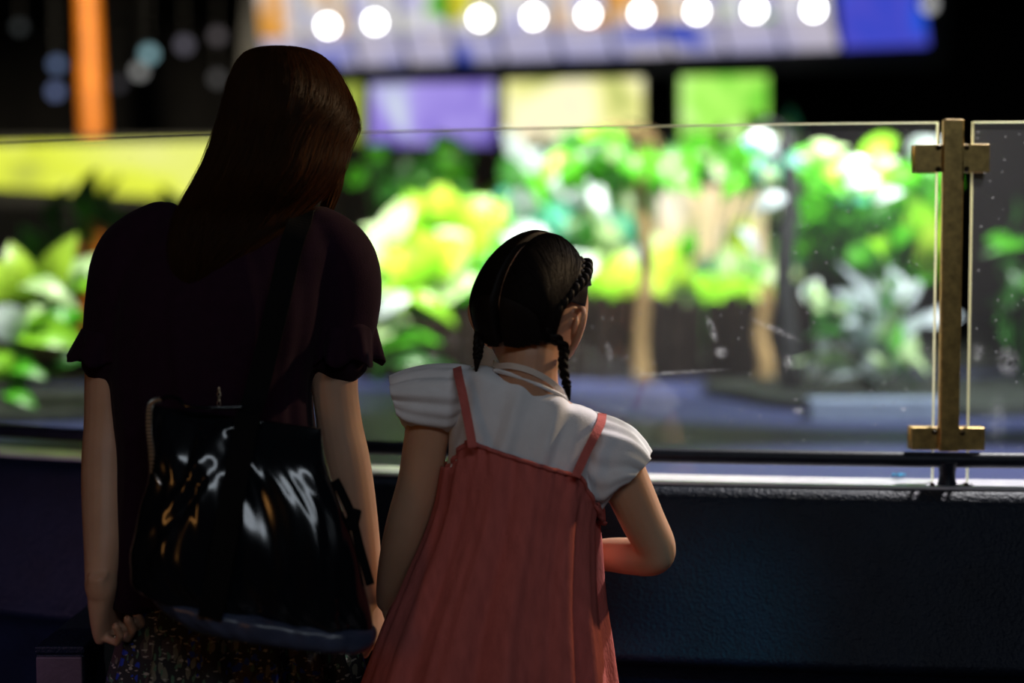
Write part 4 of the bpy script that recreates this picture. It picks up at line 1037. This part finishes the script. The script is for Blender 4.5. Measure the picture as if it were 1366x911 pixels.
# ================================================================== child
YC = 2.11
child = thing('person', 'child with dark braids in a coral pinafore and white shirt, leaning at the counter', 'person', (at(690, 500, YC)[0], YC, 0))
CC = at(713, 413, YC + .01); CR = rot(41, 11, 3); CW, CD, CH = 0.0715, 0.086, 0.106
cb = head_pieces(CC, CR, CW, CD, CH, 0.8, -0.17, 0.26, 0.05, 32)
cb.append(tube([at(712, 440, YC - .005), at(706, 480, YC - .02), at(702, 520, YC - .015), at(700, 550, YC)], [.045, .042, .048, .06], 18, 14))
cb.append(loft_piece([(668, 500, 742, 522, YC, .035), (622, 503, 790, 562, YC, .048), (610, 540, 795, 596, YC, .060), (604, 600, 790, 640, YC, .068), (608, 660, 782, 680, YC, .068), (605, 730, 785, 735, YC, .072), (590, 820, 790, 820, YC, .082), (595, 880, 785, 880, YC, .075)], 36, 32, 2.3))
for sx, cx in ((-1, 640), (1, 740)):
    hip = at(cx, 850, YC); knee = np.array([hip[0], YC + .01, 0.36]); ank = np.array([hip[0], YC - .01, 0.065])
    cb.append(tube([hip, (hip + knee) / 2, knee, (knee + ank) / 2, ank], [.068, .060, .042, .040, .028], 16, 22))
    cb.append(tube([ank + np.array([0, -.03, -.038]), ank + np.array([0, .04, -.035]), ank + np.array([0, .11, -.045])], [.025, .028, .018], 12, 12))
# left arm hangs beside the skirt
cLw = at(519, 800, YC + .05)
cb.append(tube([at(610, 530, YC), at(580, 545, YC), at(568, 590, YC), at(560, 640, YC + .0), at(546, 690, YC + .0), at(535, 730, YC + .01), at(525, 770, YC + .03), cLw], [.040, .0365, .0325, .0320, .0315, .0295, .0250, .0200], 20, 40))
h_, _ = hand_pieces(cLw, (0.10, 0.45, -1), (-0.9, -0.3, 0), 1, 0.72, ((25, 40, 25),) * 4, 25); cb += h_
# right arm: elbow out, forearm folded across onto the counter
cRw = at(778, 742, YC + .115)
cb.append(tube([at(790, 590, YC), at(818, 610, YC), at(840, 655, YC), at(858, 695, YC + .0), at(874, 728, YC + .005), at(870, 742, YC + .012), at(845, 742, YC + .04), at(812, 740, YC + .08), cRw],
               [.040, .037, .0345, .0325, .0300, .0285, .0280, .0255, .0205], 20, 50))
h_, _ = hand_pieces(cRw, (-1, 0.45, 0.05), (0.1, -0.2, 1.0), -1, 0.72, ((15, 30, 20),) * 4, 30); cb += h_
fuse('body', cb, 0.0028, 4, M['skin_c'], child)
eyes(CC, CR, CW, CD, CH, child)

# shirt
WS = [loft_piece([(664, 494, 748, 526, YC - .004, .046), (640, 490, 772, 540, YC, .058), (608, 490, 800, 558, YC, .066), (600, 520, 806, 590, YC, .074), (596, 575, 802, 640, YC, .080), (594, 630, 794, 690, YC, .080), (598, 680, 788, 720, YC, .080), (600, 730, 786, 745, YC, .080)], 44, 44, 2.3)]
shirt = fuse('shirt', WS, 0.005, 6, M['white'], child)
def wfold(co, nr):
    x, y, z = co.T; c0 = at(700, 560, YC)
    s = (x - c0[0]) * 0.5 + (z - c0[2]) * -0.2
    return 0.0032 * np.sin(230 * s + 2.6 * np.sin(11 * z)) + 0.0018 * np.sin(410 * s + 24 * z) * np.clip((c0[2] + .07 - z) / .1, 0, 1)
displace(shirt, wfold)
def frill(rows, seed, n, parent, amp=0.0032):
    g = loft(rows, 36, 120, 2.0, lambda v_, t: (amp * (0.35 + v_)) * np.sin(n * t + seed + 1.2 * v_) + 0.0016 * np.sin(2.3 * n * t + 4 * v_ + seed))
    # each row is an outline from the top pixel (as left) to the bottom pixel (as right)
    o = mesh_obj('flutter_sleeve', g.reshape(-1, 3), grid_faces(36, 120), M['white'], parent); solid(o, 0.0018, 0)
frill([(628, 490, 622, 560, YC - .0, .042), (606, 488, 600, 576, YC, .052), (580, 489, 578, 576, YC, .054), (556, 493, 556, 573, YC, .052), (536, 499, 543, 568, YC, .048), (520, 506, 535, 560, YC, .042)], 0.4, 6, shirt)
frill([(780, 548, 768, 640, YC - .0, .044), (802, 555, 782, 676, YC, .054), (822, 562, 796, 684, YC, .057), (843, 574, 806, 672, YC, .056), (858, 590, 813, 660, YC, .052), (868, 606, 822, 650, YC, .046)], 2.0, 6, shirt)
# neckband and pale ribbon round the neck
nb = [at(660, 494, YC - .03), at(676, 498, YC - .052), at(705, 508, YC - .060), at(735, 521, YC - .052), at(753, 530, YC - .03), at(755, 532, YC + .02), at(715, 540, YC + .055), at(670, 515, YC + .03), at(660, 494, YC - .03)]
v, f = tube(nb, [0.0032] * 9, 8, 60, False); mesh_obj('neckband', v, f, M['white'], shirt)
rb_ = [at(658, 484, YC + .01), at(664, 488, YC - .035), at(682, 488, YC - .058), at(706, 494, YC - .064), at(730, 506, YC - .056), at(747, 520, YC - .030), at(755, 530, YC + .02)]
ribbon('neck_ribbon', rb_, 0.0085, 0.0015, M['ribbon'], child, (0, -1, 0), 50)

# pinafore dress
DN = 180
def dfold(v_, t):
    g_ = 0.0025 * np.sin(38 * t) * max(0, 1 - v_ * 7) 
    amp = 0.0012 + 0.0085 * min(1, v_ * 1.3) ** 1.1
    return g_ + amp * (0.75 * np.sin(13 * t + 1.1 + 0.8 * v_) + 0.4 * np.sin(21 * t + 2.6 - v_) + 0.15 * np.sin(43 * t + 3 * v_))
drows = [(594, 570, 804, 636, YC, .094), (591, 600, 803, 655, YC, .097), (586, 634, 800, 676, YC, .100), (580, 670, 797, 700, YC, .102), (566, 712, 798, 726, YC, .108), (548, 755, 799, 764, YC, .116), (528, 803, 802, 808, YC, .126), (508, 852, 808, 856, YC, .138), (488, 908, 815, 912, YC, .150), (462, 980, 828, 980, YC, .168), (440, 1060, 842, 1060, YC, .185)]
DMr = 90
dg_ = loft(drows, DMr, DN, 2.2, dfold)
tt = np.linspace(0, 2 * PI, DN, endpoint=False)
side_drop = np.clip((np.abs(np.cos(tt)) - 0.66) / 0.34, 0, 1) ** 1.2 * 0.066
for i in range(14):
    dg_[i, :, 2] -= side_drop * (1 - i / 14)
dress = mesh_obj('pinafore_dress', dg_.reshape(-1, 3), grid_faces(DMr, DN), M['coral'], child); solid(dress, 0.002, -1)
top = np.concatenate([dg_[0], dg_[0][:1]], axis=0) + np.array([0, 0, -0.001])
v, f = tube(top, np.full(len(top), 0.0034), 6, 0, False, 1.3); mesh_obj('top_hem', v, f, M['coral'], dress)
ribbon('shoulder_strap', [at(630, 597, YC - .097), at(629, 588, YC - .096), at(624, 560, YC - .086), at(617, 525, YC - .078), at(612, 503, YC - .055), at(610, 492, YC - .02), at(610, 490, YC + .02), at(618, 530, YC + .085)], 0.0125, 0.002, M['coral'], dress, (0, -1, 0.3))
ribbon('shoulder_strap', [at(768, 636, YC - .098), at(771, 628, YC - .095), at(781, 606, YC - .086), at(792, 584, YC - .078), at(801, 566, YC - .055), at(803, 556, YC - .02), at(802, 556, YC + .02), at(790, 600, YC + .085)], 0.0125, 0.002, M['coral'], dress, (0, -1, 0.3))

# hair: two combed halves with a parting, drawn into braids
def cap_point(D, off):
    low = np.clip(-D[..., 2] - 0.05, 0, 1); back = np.clip(-D[..., 1], 0, 1)
    P = D * (np.array([CW, CD, CH]) + off)
    P[..., 0] *= 1 - 0.25 * low ** 1.3
    P[..., 1] += low * back * 0.30 * CD
    return P
PX = 0.12
def part_groove(D): return np.exp(-((D[..., 0] - PX) / 0.045) ** 2) * (D[..., 1] < 0.75)
nu, nv = 180, 110
D = sphere_dirs(nu, nv)
lump = 0.0115 + 0.003 * np.sin(3 * D[..., 2] + 2) - 0.027 * part_groove(D) + 0.0003 * np.sin(40 * np.arctan2(D[..., 2] - 0.1, np.abs(D[..., 0]) + 0.2 * D[..., 1]))
def edge_thin(q):                      # the hair thins out towards the temples
    a = np.clip((q[..., 1] + 0.30) / 0.35, 0, 1); b2 = np.clip((0.50 - q[..., 2]) / 0.42, 0, 1)
    return 1 - 0.85 * a * b2
lump = (lump - 0.004 * np.clip(D[..., 1] + 0.1, 0, 0.7)) * edge_thin(D)
ck = np.zeros_like(D)
for i in range(nv): ck[i] = cap_point(D[i], lump[i][:, None])
W3 = ck @ CR.T + CC
keep = []
for i in range(nv - 1):
    for j in range(nu):
        d = (D[i, j] + D[i + 1, (j + 1) % nu]) / 2
        face = (d[1] > 0.30 and d[2] < 0.62 - 0.25 * abs(d[0])) or (d[1] > -0.32 and d[2] < 0.06)
        nape = d[2] < -0.50 + 0.02 * math.sin(11 * d[0]) + 0.12 * abs(d[0]) - (0.06 if d[1] < -0.5 else 0)
        ear = abs(d[0]) > 0.70 and d[2] < 0.12 and d[1] > -0.34
        if not (face or nape or ear):
            keep.append((i * nu + j, (i + 1) * nu + j, (i + 1) * nu + (j + 1) % nu, i * nu + (j + 1) % nu))
ch_hair = mesh_obj('hair', W3.reshape(-1, 3), keep, M['hair_c'], child); solid(ch_hair, 0.005, -1)
# combed strands from the parting to the braid roots
K, T_ = 2600, 16
sgn = rng.choice([-1, 1], K); phi = rng.uniform(-0.25, 2.55, K)       # position along the parting: brow over crown to nape
st0 = np.stack([PX + 0.085 * sgn, np.cos(phi + 0.55), np.sin(phi + 0.55)], axis=1); st0 /= np.linalg.norm(st0, axis=1, keepdims=True)
en = np.stack([0.86 * sgn, -0.48 + rng.normal(0, .06, K), -0.36 + rng.normal(0, .06, K)], axis=1); en /= np.linalg.norm(en, axis=1, keepdims=True)
t = np.linspace(0, 1, T_)[None, :, None]
mid = (st0 + en) / 2 + np.stack([0.55 * sgn, 0.0 * sgn, 0.12 + 0 * sgn], axis=1)
q = st0[:, None] * (1 - t) ** 2 + 2 * mid[:, None] * t * (1 - t) + en[:, None] * t ** 2
q /= np.linalg.norm(q, axis=2, keepdims=True)
off = 0.0119 - 0.006 * np.clip(q[..., 1] + 0.1, 0, 0.7) + 0.003 * np.sin(3 * q[..., 2] + 2) + rng.uniform(0, .0018, K)[:, None] - 0.012 * np.exp(-((q[..., 0] - PX) / .06) ** 2)
ok_ = ~np.any((q[..., 1] > -0.32) & (q[..., 2] < 0.10), axis=1)
q = q[ok_]; off = off[ok_]
off = off * edge_thin(q)
pp = cap_point(q, off[..., None]) @ CR.T + CC
v, f = strands(pp, 0.00042)
st = mesh_obj('hair_strands', v, f, M['hair_c'], ch_hair); st['kind'] = 'stuff'

def braid(path, r0, r1, turns, label, n=120):
    p = crom(path, n); p, T2, Nn, B = frames(p)
    t = np.linspace(0, 1, n); pieces = []
    for k_ in range(3):
        ph = 2 * PI * k_ / 3; a_ = 2 * PI * turns * t + ph
        r_ = r0 + (r1 - r0) * t
        c = p + Nn * (np.sin(a_) * r_ * 0.85)[:, None] + B * (np.sin(2 * a_) * r_ * 0.42)[:, None]
        pieces.append(tube(c, r_ * 0.62, 9))
    v, f = join(pieces)
    o = mesh_obj('braid', v, f, M['hair_c'], child); o['label'] = label
    tail = [p[-1], p[-1] + T2[-1] * 0.006, p[-1] + T2[-1] * 0.020]
    v, f = tube(tail, [r1 * 1.05, r1 * 1.0, r1 * .35], 9, 8); mesh_obj('braid_tip', v, f, M['hair_c'], o)
    ring_ = [p[-1] + T2[-1] * 0.002 + r1 * 1.05 * (math.cos(x) * Nn[-1] + math.sin(x) * B[-1]) for x in np.linspace(0, 2 * PI, 17)]
    v, f = tube(ring_, [0.0015] * 17, 6, 0, False); mesh_obj('hair_tie', v, f, M['webbing'], o)
def capw(dx, dy, dz, off=0.008):
    d = np.array([dx, dy, dz]); d /= np.linalg.norm(d)
    return cap_point(d[None], off)[0] @ CR.T + CC
braid([capw(.62, .40, .72), capw(.84, .16, .50), capw(.90, -.14, .28), capw(.88, -.38, .02), capw(.82, -.52, -.25), at(751, 462, YC - .058), at(751, 486, YC - .072), at(756, 514, YC - .074)], .0092, .0052, 6.5, 'dark braid hanging behind the ear')
braid([capw(-.62, .40, .72), capw(-.84, .16, .50), capw(-.92, -.14, .28), capw(-.93, -.32, .0), capw(-.90, -.36, -.25), at(639, 455, YC - .03), at(637, 476, YC - .036)], .0092, .0052, 6, 'dark braid hanging beside the neck')
